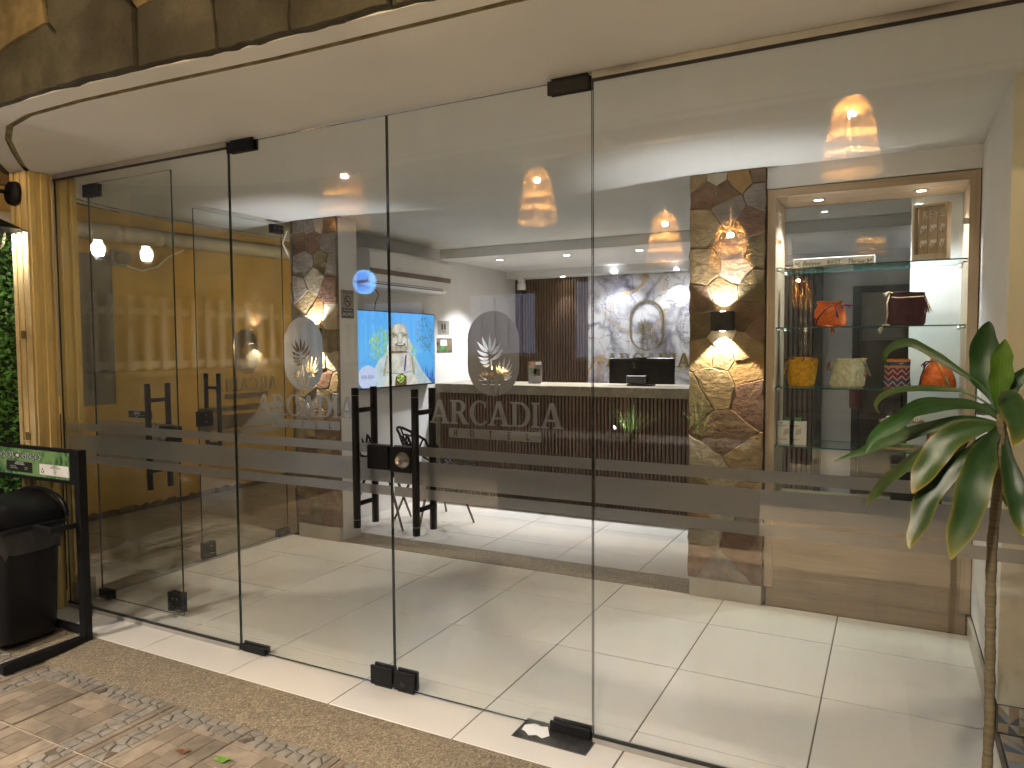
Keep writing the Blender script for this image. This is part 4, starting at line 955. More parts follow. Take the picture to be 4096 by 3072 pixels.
# air conditioner
ac = thing('air_conditioner', 'white split air conditioner with bronze stripe above the television', 'air conditioner', (-3.9, 2.93, 2.0))
def acprof(y0, y1, prof, name, m, par=ac):
    bm = B(); A = [bm.verts.new((x, y0, z)) for x, z in prof]; Bv = [bm.verts.new((x, y1, z)) for x, z in prof]
    bm.faces.new(A); bm.faces.new(Bv[::-1]); n = len(prof)
    for i in range(n): bm.faces.new((A[i], A[(i+1) % n], Bv[(i+1) % n], Bv[i]))
    return obj(name, bm, m, par)
acprof(2.325, 3.555, [(-4.028, 2.285), (-3.85, 2.285), (-3.822, 2.275), (-3.81, 2.25), (-3.806, 2.12), (-3.812, 2.062), (-3.84, 2.0), (-3.88, 1.972), (-4.028, 1.965)], 'body', MT['plastic'])
acprof(2.328, 3.552, [(-3.806, 2.118), (-3.800, 2.116), (-3.806, 2.076), (-3.812, 2.074)], 'bronze_stripe', mat('bronze_trim', (.22, .16, .12), .4, metal=.3))
acprof(2.42, 3.46, [(-3.834, 2.018), (-3.829, 2.014), (-3.872, 1.979), (-3.877, 1.981)], 'air_flap', MT['plastic_grey']); acprof(2.40, 3.48, [(-3.8405, 2.003), (-3.8385, 2.0), (-3.8475, 1.994), (-3.849, 1.997)], 'outlet_gap', MT['ink'])
obj('brand_mark', place(textm('INVERTER', .018), (-3.8035, 2.72, 2.14), (0, 1, 0), (0, 0, 1)), MT['film_pelg'], ac)
# signs
def plate(name, label, o, right, w_, h_, m, cat='sign'):
    r = Vector(right); t = obj(name, place(fill2d([[(0, 0), (w_, 0), (w_, h_), (0, h_)]], .0015), o, right, (0, 0, 1)), m, label=label, cat=cat); return t
ns = plate('no_smoking_sign', 'grey and navy no smoking sign reading PELIGRO and HUMO on the column side', (-3.6585, 1.792, 1.682), (0, 1, 0), .142, .214, MT['film_pelg'])
def on(par, me, y, z, m, d=.0025, x0=-3.6585): return obj('sign_print', place(me, (x0+d, y, z), (0, 1, 0), (0, 0, 1)), m, par)
on(ns, fill2d([[(0, 0), (.132, 0), (.132, .072), (0, .072)]]), 1.797, 1.687, MT['navy'])
on(ns, textm('PELIGRO', .026), 1.883, 1.876, MT['ink']); on(ns, textm('HUMO', .038), 1.863, 1.711, MT['inkw'], .003); on(ns, textm('ZONA LIBRE DE', .014), 1.863, 1.743, MT['inkw'], .003)
on(ns, fill2d([arc(0, 0, .042, .042, 0, 350, 30), arc(0, 0, .034, .034, 0, 350, 30)]), 1.863, 1.812, MT['ink']); on(ns, fill2d([[(-.028, .022), (-.022, .028), (.028, -.022), (.022, -.028)]]), 1.863, 1.812, MT['ink'], .003); on(ns, fill2d([[(-.026, -.006), (.02, -.006), (.02, .002), (-.026, .002)]]), 1.863, 1.812, MT['ink']); on(ns, fill2d([[(0, 0), (.012, .008), (.006, .016), (-.006, .012)]]), 1.815, 1.872, MT['ink'])
q1 = plate('notice_plate', 'small grey notice plate on the wall right of the television', (-4.0285, 3.66, 1.585), (0, 1, 0), .215, .14, MT['film_pelg'])
for k in (0, 1): on(q1, fill2d([[(0, 0), (.03, 0), (.03, .045), (.018, .07), (.012, .07), (0, .045)]]), 3.72+k*.05, 1.635, MT['ink'], .003, -4.0285)
on(q1, textm('PROHIBIDO', .02), 3.768, 1.615, MT['ink'], .003, -4.0285)
q2 = plate('notice_poster', 'small colour photo poster with green label below the grey notice', (-4.0285, 3.64, 1.405), (0, 1, 0), .285, .145, mat('poster_photo', (.16, .12, .10), .4, .9, 24))
for b, mm in (((.06, .07, .12, .06), 'paper'), ((.04, .015, .13, .05), 'green_print'), ((.19, .04, .04, .07), 'gold')): on(q2, fill2d([[(b[0], b[1]), (b[0]+b[2], b[1]), (b[0]+b[2], b[1]+b[3]), (b[0], b[1]+b[3])]]), 3.64, 1.405, MT[mm], .003, -4.0285)
# security camera under the drop
cc_ = thing('security_camera', 'white security camera under the ceiling drop beside the slats', 'camera', (-3.85, 5.0, 2.25))
cx, cyv = -3.845, 5.16
obj('bracket', bx(cx-.035, cx+.035, cyv-.03, cyv+.03, 2.205, 2.2545, .004), MT['plastic'], cc_)
bm = B(); lathe(bm, [(0, 2.21), (.035, 2.208), (.05, 2.18), (.052, 2.12), (.05, 2.115), (0, 2.115)], 20, (cx, cyv, 0)); obj('hood', bm, MT['plastic'], cc_, True)
bm = B(); lathe(bm, [(.046, 2.114), (.047, 2.085), (.036, 2.06), (0, 2.05)], 20, (cx, cyv, 0)); obj('dome', bm, MT['black_gloss'], cc_, True)
bm = B(); tube(bm, [(cx+.01, cyv-.03, 2.08), (cx+.016, cyv-.052, 2.075)], .018, 14); obj('lens', bm, MT['ink'], cc_, True)
# monitor, brochure, ornament
mo = thing('computer_monitor', 'back of a black computer monitor on the reception counter', 'monitor', (-2.0, 3.9, 1.10))
obj('screen_back', bx(-2.31, -1.705, 3.88, 3.915, 1.118, 1.352, .006), MT['black_gloss'], mo); obj('top_bulge', bx(-2.08, -1.95, 3.878, 3.914, 1.3525, 1.362, .003), MT['black_gloss'], mo)
obj('housing', bx(-2.13, -1.94, 3.83, 3.8795, 1.122, 1.195, .008), mat('dark_grey_plastic', (.035, .037, .042), .4), mo); obj('foot', bx(-2.12, -1.9, 3.82, 3.98, 1.1005, 1.1175, .003), MT['black_gloss'], mo)
br = thing('brochure_stand', 'small acrylic stand with a printed brochure on the counter', 'brochure stand', (-3.05, 3.85, 1.1))
obj('card', bx(-3.118, -2.978, 3.848, 3.852, 1.106, 1.318), mat('brochure_print', (.24, .23, .22), .4, .25, 7), br)
for b, mm in (((-3.112, -3.05, 1.255, 1.31), mat('print_skin', (.5, .26, .18), .5, .5, 30)), ((-3.06, -2.99, 1.18, 1.245), mat('print_hair', (.10, .05, .04), .5, .9, 30)), ((-3.04, -2.98, 1.285, 1.312), MT['paper']), ((-3.10, -3.03, 1.20, 1.25), mat('print_leaf', (.12, .2, .12), .5, .6, 30))): obj('print', bx(b[0], b[1], 3.846, 3.8478, b[2], b[3]), mm, br)
obj('acrylic_foot', bx(-3.12, -2.976, 3.82, 3.88, 1.1005, 1.106), MT['plastic'], br)
go = thing('gold_ornament', 'crumpled gold ornament on a dark dish glimpsed through the palm emblem', 'ornament', (-3.52, 3.85, 1.1))
bm = B(); bmesh.ops.create_icosphere(bm, subdivisions=3, radius=.12)
rng = random.Random(8)
for v in bm.verts: v.co = Vector((v.co.x*1.25, v.co.y*.9, v.co.z*.62))*(1+rng.uniform(-.13, .13))+Vector((-3.50, 3.86, 1.20))
obj('foil', bm, mat('gold_foil', (.65, .45, .18), .3, .3, 20, metal=.8), go)
bm = B(); lathe(bm, [(0, 1.1005), (.14, 1.1005), (.19, 1.128), (.18, 1.13), (0, 1.115)], 24, (-3.51, 3.86, 0)); obj('dish', bm, MT['slat'], go, True)
# chairs of black open web
def web_chair(loc, rz, label):
    t = thing('web_chair', label, 'chair', loc, rz, 'black open web chairs in the reception')
    def shell(u, v):    # u across -1..1, v from front edge 0 to top of back 1
        w_ = .27*(1-.25*(v-.45)**2) ; x = u*w_
        if v < .5: y = -.25+v*.84; z = .42-.03*math.sin(v*6.28)+.07*u*u
        else:
            q = (v-.5)/.5; y = .17+.13*q-.10*u*u; z = .43+.38*q*(1-.22*u*u)
        if abs(u) > .55 and v < .75: z += .16*((abs(u)-.55)/.45)**1.3*math.sin(min(1, v/.55)*1.57)
        return Vector((x, y, z))
    bm = B()
    rim = [shell(1, i/14) for i in range(15)]+[shell(1-2*i/12, 1) for i in range(1, 13)]+[shell(-1, 1-i/14) for i in range(1, 15)]+[shell(-1+2*i/12, 0) for i in range(1, 13)]
    tube(bm, rim, .011, 6, False); obj('rim', bm, MT['black'], t, True, True)
    bm = B(); rng = random.Random(5)
    seeds = [(rng.uniform(0, 1), rng.uniform(0, 1.6), 0) for k in range(34)]
    for p in cells(seeds, 0, 1, 0, 1.6, .0):
        if p:
            for a, b in zip(p, p[1:]+p[:1]):
                if (a[0]+a[1]*2.17) < (b[0]+b[1]*2.17): tube(bm, [shell(2*(a[0]+(b[0]-a[0])*s)-1, (a[1]+(b[1]-a[1])*s)/1.6) for s in (0, .5, 1)], .0075, 5, False)
    obj('web', bm, MT['black'], t, True, True)
    for sx in (-1, 1):
        bm = B(); tube(bm, [(sx*.15, -.12, .40), (sx*.25, -.24, 0)], [.013, .009], 8); obj('leg', bm, MT['black'], t, True, True)
        bm = B(); tube(bm, [(sx*.15, .12, .40), (sx*.24, .26, 0)], [.013, .009], 8); obj('leg', bm, MT['black'], t, True, True)
    bm = B(); box(bm, -.16, .16, -.13, -.11, .385, .405); box(bm, -.16, .16, .11, .13, .385, .405); obj('seat_frame', bm, MT['black'], t, False, True)
web_chair((-3.76, 2.32, 0), rad(118), 'black web chair under the television, nearer the left stone column'); web_chair((-3.40, 2.62, 0), rad(150), 'black web chair with round back before the reception counter')
# ================================================================== DISPLAY CABINET
cab = thing('display_cabinet', 'oak display cabinet with glass shelves built into the wall', 'cabinet', (-.13, 1.95, 0))
X0, X1, YF, YBk = -.622, .362, 1.752, 2.14
obj('side_panel', bx(X0, X0+.044, YF, YBk, .11, 2.305, .001), MT['oak_v'], cab); obj('side_panel', bx(X1-.044, X1, YF, YBk, .11, 2.305, .001), MT['oak_v'], cab)
obj('top_panel', bx(X0+.0442, X1-.0442, YF+.0005, YBk, 2.262, 2.3045, .001), MT['oak'], cab)
obj('front_panel', bx(X0+.0442, X1-.0442, YF+.002, YF+.02, .105, .60, .001), MT['oak_dark'], cab)
obj('bottom_panel', bx(X0+.0442, X1-.0442, YF+.0205, YBk, .57, .60), MT['oak'], cab)
obj('plinth', bx(X0+.012, X1-.018, YF+.012, YBk, .001, .103, .001), MT['oak_dark'], cab)
obj('shadow_gap', bx(X1-.0178, X1+.0045, YF+.03, YBk, .001, .104), MT['rubber'], cab); obj('shadow_gap', bx(X1+.0003, X1+.0046, YF+.008, YBk, .105, 2.31), MT['rubber'], cab)
obj('back_glass', (lambda b: b)(bx(X0+.0445, X1-.0445, YBk-.012, YBk-.004, .601, 2.261)), MT['glass'], cab)
fg = B(); box(fg, X0+.046, X1-.046, YF+.004, YF+.010, .601, 2.10); fg.normal_update()
for z in (1.884, 1.557, 1.228, .905):
    bm = B(); box(bm, X0+.046, X1-.046, YF+.02, YBk-.02, z-.0065, z); bm.normal_update()
    for f in bm.faces: f.material_index = 0 if abs(f.normal.z) > .9 else 1
    sh = obj('glass_shelf', bm, [MT['glass_shelf'], MT['glass_edge_t']], cab)
    for x, s in ((X0+.0445, 1), (X1-.0445, -1)):
        for y in (YF+.05, YBk-.06):
            bm = B(); tube(bm, [(x, y, z-.014), (x+s*.02, y, z-.014)], .006, 8); obj('shelf_pin', bm, MT['steel'], sh, True)
for x, z, s in ((X0+.043, 2.02, 1), (X1-.043, 2.06, -1)):
    bm = B(); box(bm, x if s > 0 else x-.03, x+.03 if s > 0 else x, YF-.004, YF+.006, z-.014, z+.014, .002); tube(bm, [(x+s*.018, YF-.0045, z), (x+s*.018, YF-.010, z)], .014, 16); obj('glass_clamp', bm, MT['steel'], cab)
fg.free()
for x, lb in ((-.38, 'small cabinet spotlight above the white wooden word block'), (.115, 'small cabinet spotlight above the wooden key holder')): downlight(x, 1.93, 2.262, lb, P_CAB, False, (0, 0, -1), 125, .026, 'cabinet spotlights')
# ---- things on the shelves
def ribbed(prof, cx, cyv, z, sx=1, sy=.7, seg=40, ribs=26, amp=.0016, lean=(0, 0), wob=.06, seed=1):
    rng = random.Random(seed); ph = [rng.uniform(0, 6.28) for _ in range(4)]; bm = B(); rows = []
    def R(t):
        t = max(0, min(1, t)); k = t*(len(prof)-1); i = min(int(k), len(prof)-2); return [prof[i][q]+(prof[i+1][q]-prof[i][q])*(k-i) for q in (0, 1)]
    n = ribs*2
    for i in range(n+1):
        t = i/n; r, h = R(t); r += amp*(1 if i % 2 else -1)
        rows.append([bm.verts.new((cx+lean[0]*h+sx*r*(1+wob*t*math.sin(3*a+ph[0])+wob*.5*t*math.sin(5*a+ph[1]))*math.cos(a), cyv+lean[1]*h+sy*r*(1+wob*t*math.sin(2*a+ph[2]))*math.sin(a), z+h+.004*t*math.sin(2*a+ph[3]))) for a in [2*math.pi*k/seg for k in range(seg)]])
    bm.faces.new(rows[0][::-1])
    for a, b in zip(rows, rows[1:]):
        for k in range(seg): bm.faces.new((a[k], a[(k+1) % seg], b[(k+1) % seg], b[k]))
    return bm
def tassel(parent, p, d, n, L, mats_, seed=0, spread=.25):
    rng = random.Random(seed); p = Vector(p); d = Vector(d).normalized()
    by = {}
    for k in range(n):
        m = mats_[k % len(mats_)]; bm = by.setdefault(m.name, (m, B()))[1]
        s = Vector((rng.uniform(-1, 1), rng.uniform(-1, 1), rng.uniform(-1, .4)))*spread
        q = [p+Vector((rng.uniform(-.003, .003), rng.uniform(-.003, .003), 0)), p+(d+s*.4).normalized()*L*.5, p+(d+s+Vector((0, 0, -.5))).normalized()*L*rng.uniform(.8, 1.1)]
        tube(bm, q, .0022, 4)
    for m, bm in by.values(): obj('tassel', bm, m, parent)
def cord(parent, pts, m, r=.003): bm = B(); tube(bm, pts, r, 6); obj('cord', bm, m, parent, True)
yarn = lambda n, c: mat('yarn_'+n, c, .9, .3, 60, .5, 300, .001)
YO, YM, YY, YW, YT, YP, YN, YPU = yarn('orange', (.62, .13, .02)), yarn('maroon', (.055, .012, .022)), yarn('yellow', (.62, .33, .015)), yarn('cream', (.56, .55, .38)), yarn('teal', (.04, .22, .24)), yarn('pink', (.5, .07, .13)), yarn('navy', (.03, .05, .17)), yarn('purple', (.16, .02, .10))
SHB = [(.01, 0), (.07, .002), (.078, .012), (.083, .05), (.082, .09), (.078, .12), (.074, .15)]
yb = 1.93
b = thing('woven_bag', 'orange woven drawstring bag with dark braided tassel on the upper shelf', 'bag', (-.315, yb, 1.557))
obj('body', ribbed([(.01, 0), (.073, .002), (.080, .014), (.080, .05), (.074, .09), (.062, .115), (.055, .128), (.066, .142)], -.315, yb, 1.557, 1, .75, 40, 26, .0014, (0, 0), .10, 2), YO, b, True)
cord(b, [(-.385, yb-.03, 1.562), (-.375, yb-.055, 1.60), (-.34, yb-.062, 1.645), (-.30, yb-.06, 1.68)], YM); cord(b, [(-.39, yb-.02, 1.61), (-.392, yb-.03, 1.565), (-.35, yb-.065, 1.562)], YM, .004)
tassel(b, (-.285, yb-.058, 1.675), (.25, -.3, -.8), 18, .07, [YM, YPU], 1, .15); tassel(b, (-.255, yb-.05, 1.655), (.55, -.2, .7), 14, .055, [YPU, YM], 3, .2); tassel(b, (-.33, yb-.07, 1.566), (1, -.3, -.1), 22, .06, [YO, YM], 4, .5)
b = thing('woven_bag', 'dark maroon woven bag with beige cords on the upper shelf', 'bag', (.06, yb, 1.557))
obj('body', ribbed([(.01, 0), (.078, .002), (.087, .014), (.091, .06), (.089, .11), (.086, .15), (.084, .176)], .06, yb, 1.557, 1.02, .72, 40, 30, .0012, (0, 0), .06, 5), YM, b, True)
YB = yarn('beige', (.5, .38, .24))
cord(b, [(-.02, yb-.02, 1.73), (-.034, yb-.04, 1.68), (-.03, yb-.05, 1.62), (-.04, yb-.03, 1.562)], YB, .004); cord(b, [(-.015, yb-.055, 1.707), (.03, yb-.066, 1.703), (.09, yb-.066, 1.705), (.135, yb-.05, 1.707)], YB); tassel(b, (-.01, yb-.05, 1.73), (-.9, -.2, .35), 8, .04, [YB], 5, .3)
tassel(b, (.14, yb-.05, 1.71), (.25, -.2, -.9), 20, .085, [YM, YB, YM], 6, .35); tassel(b, (-.02, yb-.06, 1.563), (-1, -.3, 0), 14, .06, [YB, YW], 7, .4)
b = thing('woven_bag', 'yellow woven bucket bag with dark tassel on the middle shelf', 'bag', (-.458, yb, 1.228))
obj('body', ribbed([(.01, 0), (.062, .002), (.069, .014), (.076, .05), (.082, .09), (.086, .13), (.088, .160), (.084, .161)], -.458, yb, 1.228, 1, .72, 40, 28, .0013, (0, 0), .035, 8), YY, b, True)
tassel(b, (-.515, yb-.052, 1.382), (-.35, -.3, -.9), 26, .095, [YY, YT, YPU, YY, YM], 9, .22); cord(b, [(-.545, yb-.03, 1.375), (-.515, yb-.055, 1.385), (-.49, yb-.062, 1.383)], YPU, .004)
for x in (-.44, -.39): cord(b, [(x-.008, yb-.062, 1.37), (x, yb-.066, 1.382), (x+.006, yb-.06, 1.389)], YPU)
b = thing('woven_bag', 'cream woven bag with rainbow tassels on the middle shelf', 'bag', (-.23, yb, 1.228))
obj('body', ribbed([(.01, 0), (.080, .002), (.088, .014), (.086, .05), (.078, .09), (.073, .12), (.072, .145), (.074, .155)], -.225, yb, 1.228, 1, .7, 40, 28, .0012, (.12, 0), .12, 11), YW, b, True)
tassel(b, (-.27, yb-.05, 1.38), (-.9, -.2, -.35), 26, .07, [YT, YP, YY, YN], 12, .4); tassel(b, (-.15, yb-.04, 1.385), (.45, -.2, -.85), 24, .10, [YP, YT, YY, YN], 13, .25)
b = thing('woven_bag', 'multicolour patterned woven pouch on the middle shelf', 'bag', (.02, yb, 1.228))
def pat():
    m, nt, out = nmat('yarn_pattern'); tc = nd(nt, 'TexCoord'); sp = nd(nt, 'SeparateXYZ', None, Vector=tc.outputs['Object'])
    z = nd(nt, 'MapRange', None, Value=sp.outputs[2], From_Min=1.228, From_Max=1.382).outputs[0]
    bands = ramp(nt, z, [(0, (.4, .09, .04)), (.05, (.03, .05, .15)), (.30, (.16, .015, .06)), (.70, (.45, .24, .04)), (.78, (.03, .05, .17)), (.90, (.55, .2, .03))], 'CONSTANT')
    zz_ = math_(nt, 'ADD', math_(nt, 'MULTIPLY', z, 5.0), math_(nt, 'MULTIPLY', math_(nt, 'PINGPONG', math_(nt, 'MULTIPLY', sp.outputs[0], 24.0), .5), 1.6))
    msk = math_(nt, 'MULTIPLY', math_(nt, 'LESS_THAN', math_(nt, 'FRACT', zz_), .3), math_(nt, 'LESS_THAN', z, .70))
    cc = mix(nt, msk, bands, (.42, .33, .28)); finish(nt, out, cc, .9, noise(nt, tc.outputs['Object'], 300, 2), .5, .001); return m
obj('body', ribbed([(.01, 0), (.058, .002), (.064, .012), (.061, .04), (.058, .08), (.060, .12), (.062, .15), (.058, .152)], .02, yb, 1.228, 1.03, .75, 40, 24, .0010, (0, 0), .03, 14), pat(), b, True)
cord(b, [(-.02, yb-.046, 1.355), (0, yb-.05, 1.362), (.012, yb-.05, 1.352)], YN); cord(b, [(.03, yb-.05, 1.358), (.05, yb-.046, 1.36)], YW, .002)
b = thing('woven_bag', 'orange gathered woven pouch with teal tassel on the middle shelf', 'bag', (.205, yb, 1.228))
obj('body', ribbed([(.01, 0), (.080, .002), (.086, .014), (.080, .05), (.064, .09), (.042, .125), (.030, .142), (.034, .156)], .205, yb, 1.228, 1, .75, 40, 28, .0013, (0, 0), .10, 16), YO, b, True)
cord(b, [(.17, yb-.03, 1.37), (.15, yb-.045, 1.352), (.13, yb-.05, 1.29), (.125, yb-.06, 1.232)], YM, .004); tassel(b, (.175, yb-.03, 1.372), (-.9, -.2, -.1), 8, .05, [YM], 17, .2)
cord(b, [(.205, yb-.034, 1.365), (.222, yb-.05, 1.33), (.236, yb-.066, 1.29)], YY, .003); tassel(b, (.238, yb-.066, 1.295), (.35, -.25, -.9), 24, .05, [YT, YT, YY], 18, .3)
KW = wood('key_board_pine', (.46, .35, .23), (.60, .48, .34), 2, .55)
kb = thing('key_holder', 'wooden key holder with raised letters KEYS and six hooks', 'key holder', (.165, 1.7950, 1.884))
kx0, kx1, kz0, kz1 = .082, .245, 1.886, 2.165
def kmap(bmx):   # turned a little towards the left
    bmesh.ops.rotate(bmx, cent=(.17, 1.8150, 0), matrix=Matrix.Rotation(rad(-24), 3, 'Z'), verts=bmx.verts[:]); return bmx
for i in range(3):
    a = kx0+.012+i*(kx1-kx0-.024)/3; obj('plank', kmap(bx(a+.0008, a+(kx1-kx0-.024)/3-.0008, 1.8200, 1.8300, kz0, kz1-.002, .001)), KW, kb)
for q in ((kx0, kx0+.011, 1.7800, 1.8310, kz0, kz1), (kx1-.011, kx1, 1.7800, 1.8310, kz0, kz1), (kx0+.0112, kx1-.0112, 1.7800, 1.8310, kz1-.012, kz1), (kx0+.0112, kx1-.0112, 1.7800, 1.8198, kz0, kz0+.03)): obj('frame', kmap(bx(*q, bev=.001)), KW, kb)
def rotp(me): me.transform(Matrix.Translation((.17, 1.8150, 0)) @ Matrix.Rotation(rad(-24), 4, 'Z') @ Matrix.Translation((-.17, -1.8150, 0))); return me
for i, ch in enumerate('KEYS'): obj('letter', rotp(place(textm(ch, .046, .003), (kx0+.048+i*.027, 1.8160, 2.115), (1, 0, 0), (0, 0, 1), (.8, 1.1, 1))), MT['inkw'], kb)
for i in range(3):
    for j in range(2):
        bm = B(); x = kx0+.04+i*.047; z = 2.055-j*.075; box(bm, x-.014, x+.014, 1.8160, 1.8195, z-.008, z+.008); tube(bm, [(x, 1.8150, z-.008), (x, 1.8100, z-.025), (x, 1.7950, z-.032), (x, 1.7830, z-.026), (x, 1.7790, z-.014)], .0035, 6); obj('hook', kmap(bm), MT['plastic'], kb)
wb = thing('word_block', 'white wooden block reading Believe REST Thrive on the top shelf', 'sign', (-.3, 1.9, 1.884))
obj('block', bx(-.505, -.095, 1.90, 1.945, 1.8845, 1.938, .0015), MT['paper'], wb)
for tx, x, shr, s in (('Believe', -.412, .35, .034), ('REST', -.295, 0, .034), ('Thrive', -.19, .35, .034)): obj('letter', place(textm(tx, s, 0, shr), (x, 1.8988, 1.908), (1, 0, 0), (0, 0, 1), (.95, 1.15, 1)), MT['ink'], wb)
for x, sg in ((-.482, 1), (-.122, -1)): obj('leaf_print', place(fill2d([lens((0, 0), (.012*sg, .02), .006), lens((-.004*sg, .004), (-.012*sg, .018), .006), lens((.004*sg, -.01), (.016*sg, .002), .006)]), (x, 1.8988, 1.902), (1, 0, 0), (0, 0, 1)), MT['ink'], wb)
for k, x in enumerate((-.606+.035, -.508)):
    g = thing('charger_box', ('boxed white phone charger at the left end of the lower shelf', 'boxed white phone charger, second from the left on the lower shelf')[k], 'box', (x+.045, 1.86, .905), 0, 'boxed chargers on the lower shelf')
    obj('carton', bx(x, x+.088, 1.85, 1.885, .9055, 1.035, .001), MT['paper'], g); obj('hang_tab', bx(x+.025, x+.062, 1.866, 1.869, 1.0355, 1.055), MT['green_print'], g)
    obj('product_print', place(fill2d([[(0, 0), (.030, .012), (.032, .042), (.004, .036)]]), (x+.032, 1.8488, .955), (1, 0, 0), (0, 0, 1)), mat('print_grey', (.5, .5, .49), .5), g)
    obj('print', place(textm('ZTECH', .015), (x+.024, 1.8488, 1.008), (1, 0, 0), (0, 0, 1)), MT['ink'], g); obj('print', place(textm('2.4A PORT', .009), (x+.03, 1.8488, .932), (1, 0, 0), (0, 0, 1)), MT['ink'], g); obj('print', place(fill2d([[(0, 0), (.01, .0), (.005, .010)], [(.011, 0), (.021, 0), (.016, .010)]]), (x+.008, 1.8488, 1.021), (1, 0, 0), (0, 0, 1)), MT['green_print'], g)
ts = thing('tiered_tray', 'two tier round wooden tray on a black rod on the lower shelf', 'tray', (.045, 1.93, .905))
for z, r in ((.908, .112), (1.045, .108)):
    bm = B(); lathe(bm, [(0, z), (r, z), (r, z+.010), (r-.004, z+.012), (0, z+.012)], 32, (.045, 1.93, 0)); obj('tray_disc', bm, MT['oak'], ts, True)
bm = B(); tube(bm, [(.045, 1.93, .91), (.045, 1.93, 1.19)], .005, 8); obj('rod', bm, MT['black'], ts, True)
for x, yv, lb in ((-.015, 1.86, 'white cube charger at the left of the upper tray'), (.013, 1.862, 'white cube charger beside the rod on the upper tray'), (.115, 1.88, 'white charger lying at the right of the upper tray')):
    g = thing('cube_charger', lb, 'charger', (x, yv, 1.058)); obj('body', bx(x-.013, x+.013, yv-.013, yv+.013, 1.0575, 1.082, .004), MT['plastic'], g)
    for dx in (-.004, .004): obj('socket_slot', bx(x+dx-.0012, x+dx+.0012, yv-.0138, yv-.0131, 1.064, 1.076), MT['ink'], g)
for x, yv, lb in ((-.01, 1.88, 'flat green and white carton at the left of the lower tray'), (.07, 1.865, 'flat green and white carton at the front of the lower tray')): 
    g = thing('flat_carton', lb, 'box', (x, yv, .921)); obj('carton', bx(x-.035, x+.035, yv-.02, yv+.02, .9205, .936, .001), MT['green_print'], g); obj('lid_print', bx(x-.034, x+.034, yv-.019, yv+.019, .9362, .9368), MT['paper'], g)
obj('wood_plaque', bx(.17, .26, 2.07, 2.085, .906, 1.035), MT['slat'], label='small dark wooden plaque standing at the back of the lower shelf', cat='plaque')
bk = thing('black_tray', 'black box on the cabinet floor behind the frosted stripes', 'box', (.1, 1.95, .6)); obj('tray_body', bx(.0, .235, 1.86, 2.05, .6005, .79, .004), MT['black_gloss'], bk); obj('lid', bx(-.004, .239, 1.856, 2.054, .7905, .80, .002), MT['plastic_grey'], bk)
fe = thing('fire_extinguisher', 'red fire extinguisher near the dark back door', 'fire extinguisher', (-.28, 5.2, 0))
bm = B(); lathe(bm, [(0, .85), (.06, .85), (.065, .88), (.065, 1.18), (.045, 1.23), (.018, 1.25), (.018, 1.29), (0, 1.29)], 20, (-.30, 5.22, 0)); obj('cylinder', bm, mat('red_enamel', (.12, .012, .01), .3), fe, True); bm = B(); tube(bm, [(-.3, 5.22, 1.29), (-.36, 5.20, 1.27), (-.375, 5.2, 1.1)], .009, 8); obj('hose', bm, MT['black'], fe, True); obj('wall_hook', bx(-.32, -.28, 5.28, 5.3195, 1.1, 1.16), MT['steel'], fe)

# ================================================================== OUTSIDE: RECYCLING BIN
bn = thing('recycling_bin', 'black plastic swing lid bin hanging under the recycling sign', 'bin', (-3.98, -.42, -.02))
def loft(bm, secs, n=28, p=3.2):
    rows = []
    for cx, cyv, a, b, z in secs:
        row = []
        for k in range(n):
            t = 2*math.pi*k/n; ct, st = math.cos(t), math.sin(t)
            row.append(bm.verts.new((cx+a*math.copysign(abs(ct)**(2/p), ct), cyv+b*math.copysign(abs(st)**(2/p), st), z)))
        rows.append(row)
    bm.faces.new(rows[0][::-1]); bm.faces.new(rows[-1])
    for r, q in zip(rows, rows[1:]):
        for k in range(n): bm.faces.new((r[k], r[(k+1) % n], q[(k+1) % n], q[k]))
    return bm
BX, BY = -4.0, -.405
obj('body', loft(B(), [(BX, BY, .205, .135, .02), (BX, BY, .215, .142, .05), (BX, BY, .243, .16, .53), (BX, BY, .246, .163, .57)], 36, 6), MT['black_gloss'], bn, True)
obj('rim', loft(B(), [(BX, BY, .25, .166, .572), (BX, BY, .272, .186, .576), (BX, BY, .275, .188, .595), (BX, BY, .25, .17, .602)], 36, 6), MT['black_gloss'], bn, True)
bm = B(); rows = []
for i in range(13):
    a = math.pi*i/12; xx_ = BX-.245*math.cos(a); zz_ = .603+.125*math.sin(a)**.8
    rows.append([bm.verts.new((xx_, BY+s, zz_-(.018 if abs(s) > .15 else 0))) for s in (-.165, -.15, -.05, .05, .15, .165)])
for r, q in zip(rows, rows[1:]):
    for k in range(5): bm.faces.new((r[k], r[k+1], q[k+1], q[k]))
bm.faces.new([r[0] for r in rows]); bm.faces.new([r[-1] for r in rows][::-1])
obj('swing_lid', bm, MT['black_gloss'], bn, True)
for sy_ in (-.168, .168):
    bm = B(); tube(bm, [(BX-.245*math.cos(math.pi*i/16), BY+sy_, .604+.128*math.sin(math.pi*i/16)**.8) for i in range(17)], .012, 8); obj('lid_hoop', bm, MT['black_gloss'], bn, True)
bm = B(); rng = random.Random(2); rows = []
for j, z in enumerate((.575, .55, .52, .49, .465)):
    row = []
    for k in range(40):
        t = 2*math.pi*k/40; ct, st = math.cos(t), math.sin(t); e = .006+.006*rng.random()+.004*math.sin(7*t+j)
        row.append(bm.verts.new((BX+(.246-.009*j/4+e)*math.copysign(abs(ct)**(1/3), ct), BY+(.163-.006*j/4+e)*math.copysign(abs(st)**(1/3), st), z+(rng.uniform(-.02, .02) if j == 4 else 0))))
    rows.append(row)
for r, q in zip(rows, rows[1:]):
    for k in range(40): bm.faces.new((r[k], r[(k+1) % 40], q[(k+1) % 40], q[k]))
obj('bag_liner', bm, mat('black_bag_film', (.014, .014, .015), .25, .2, 30, .4, 40, .006), bn, True)
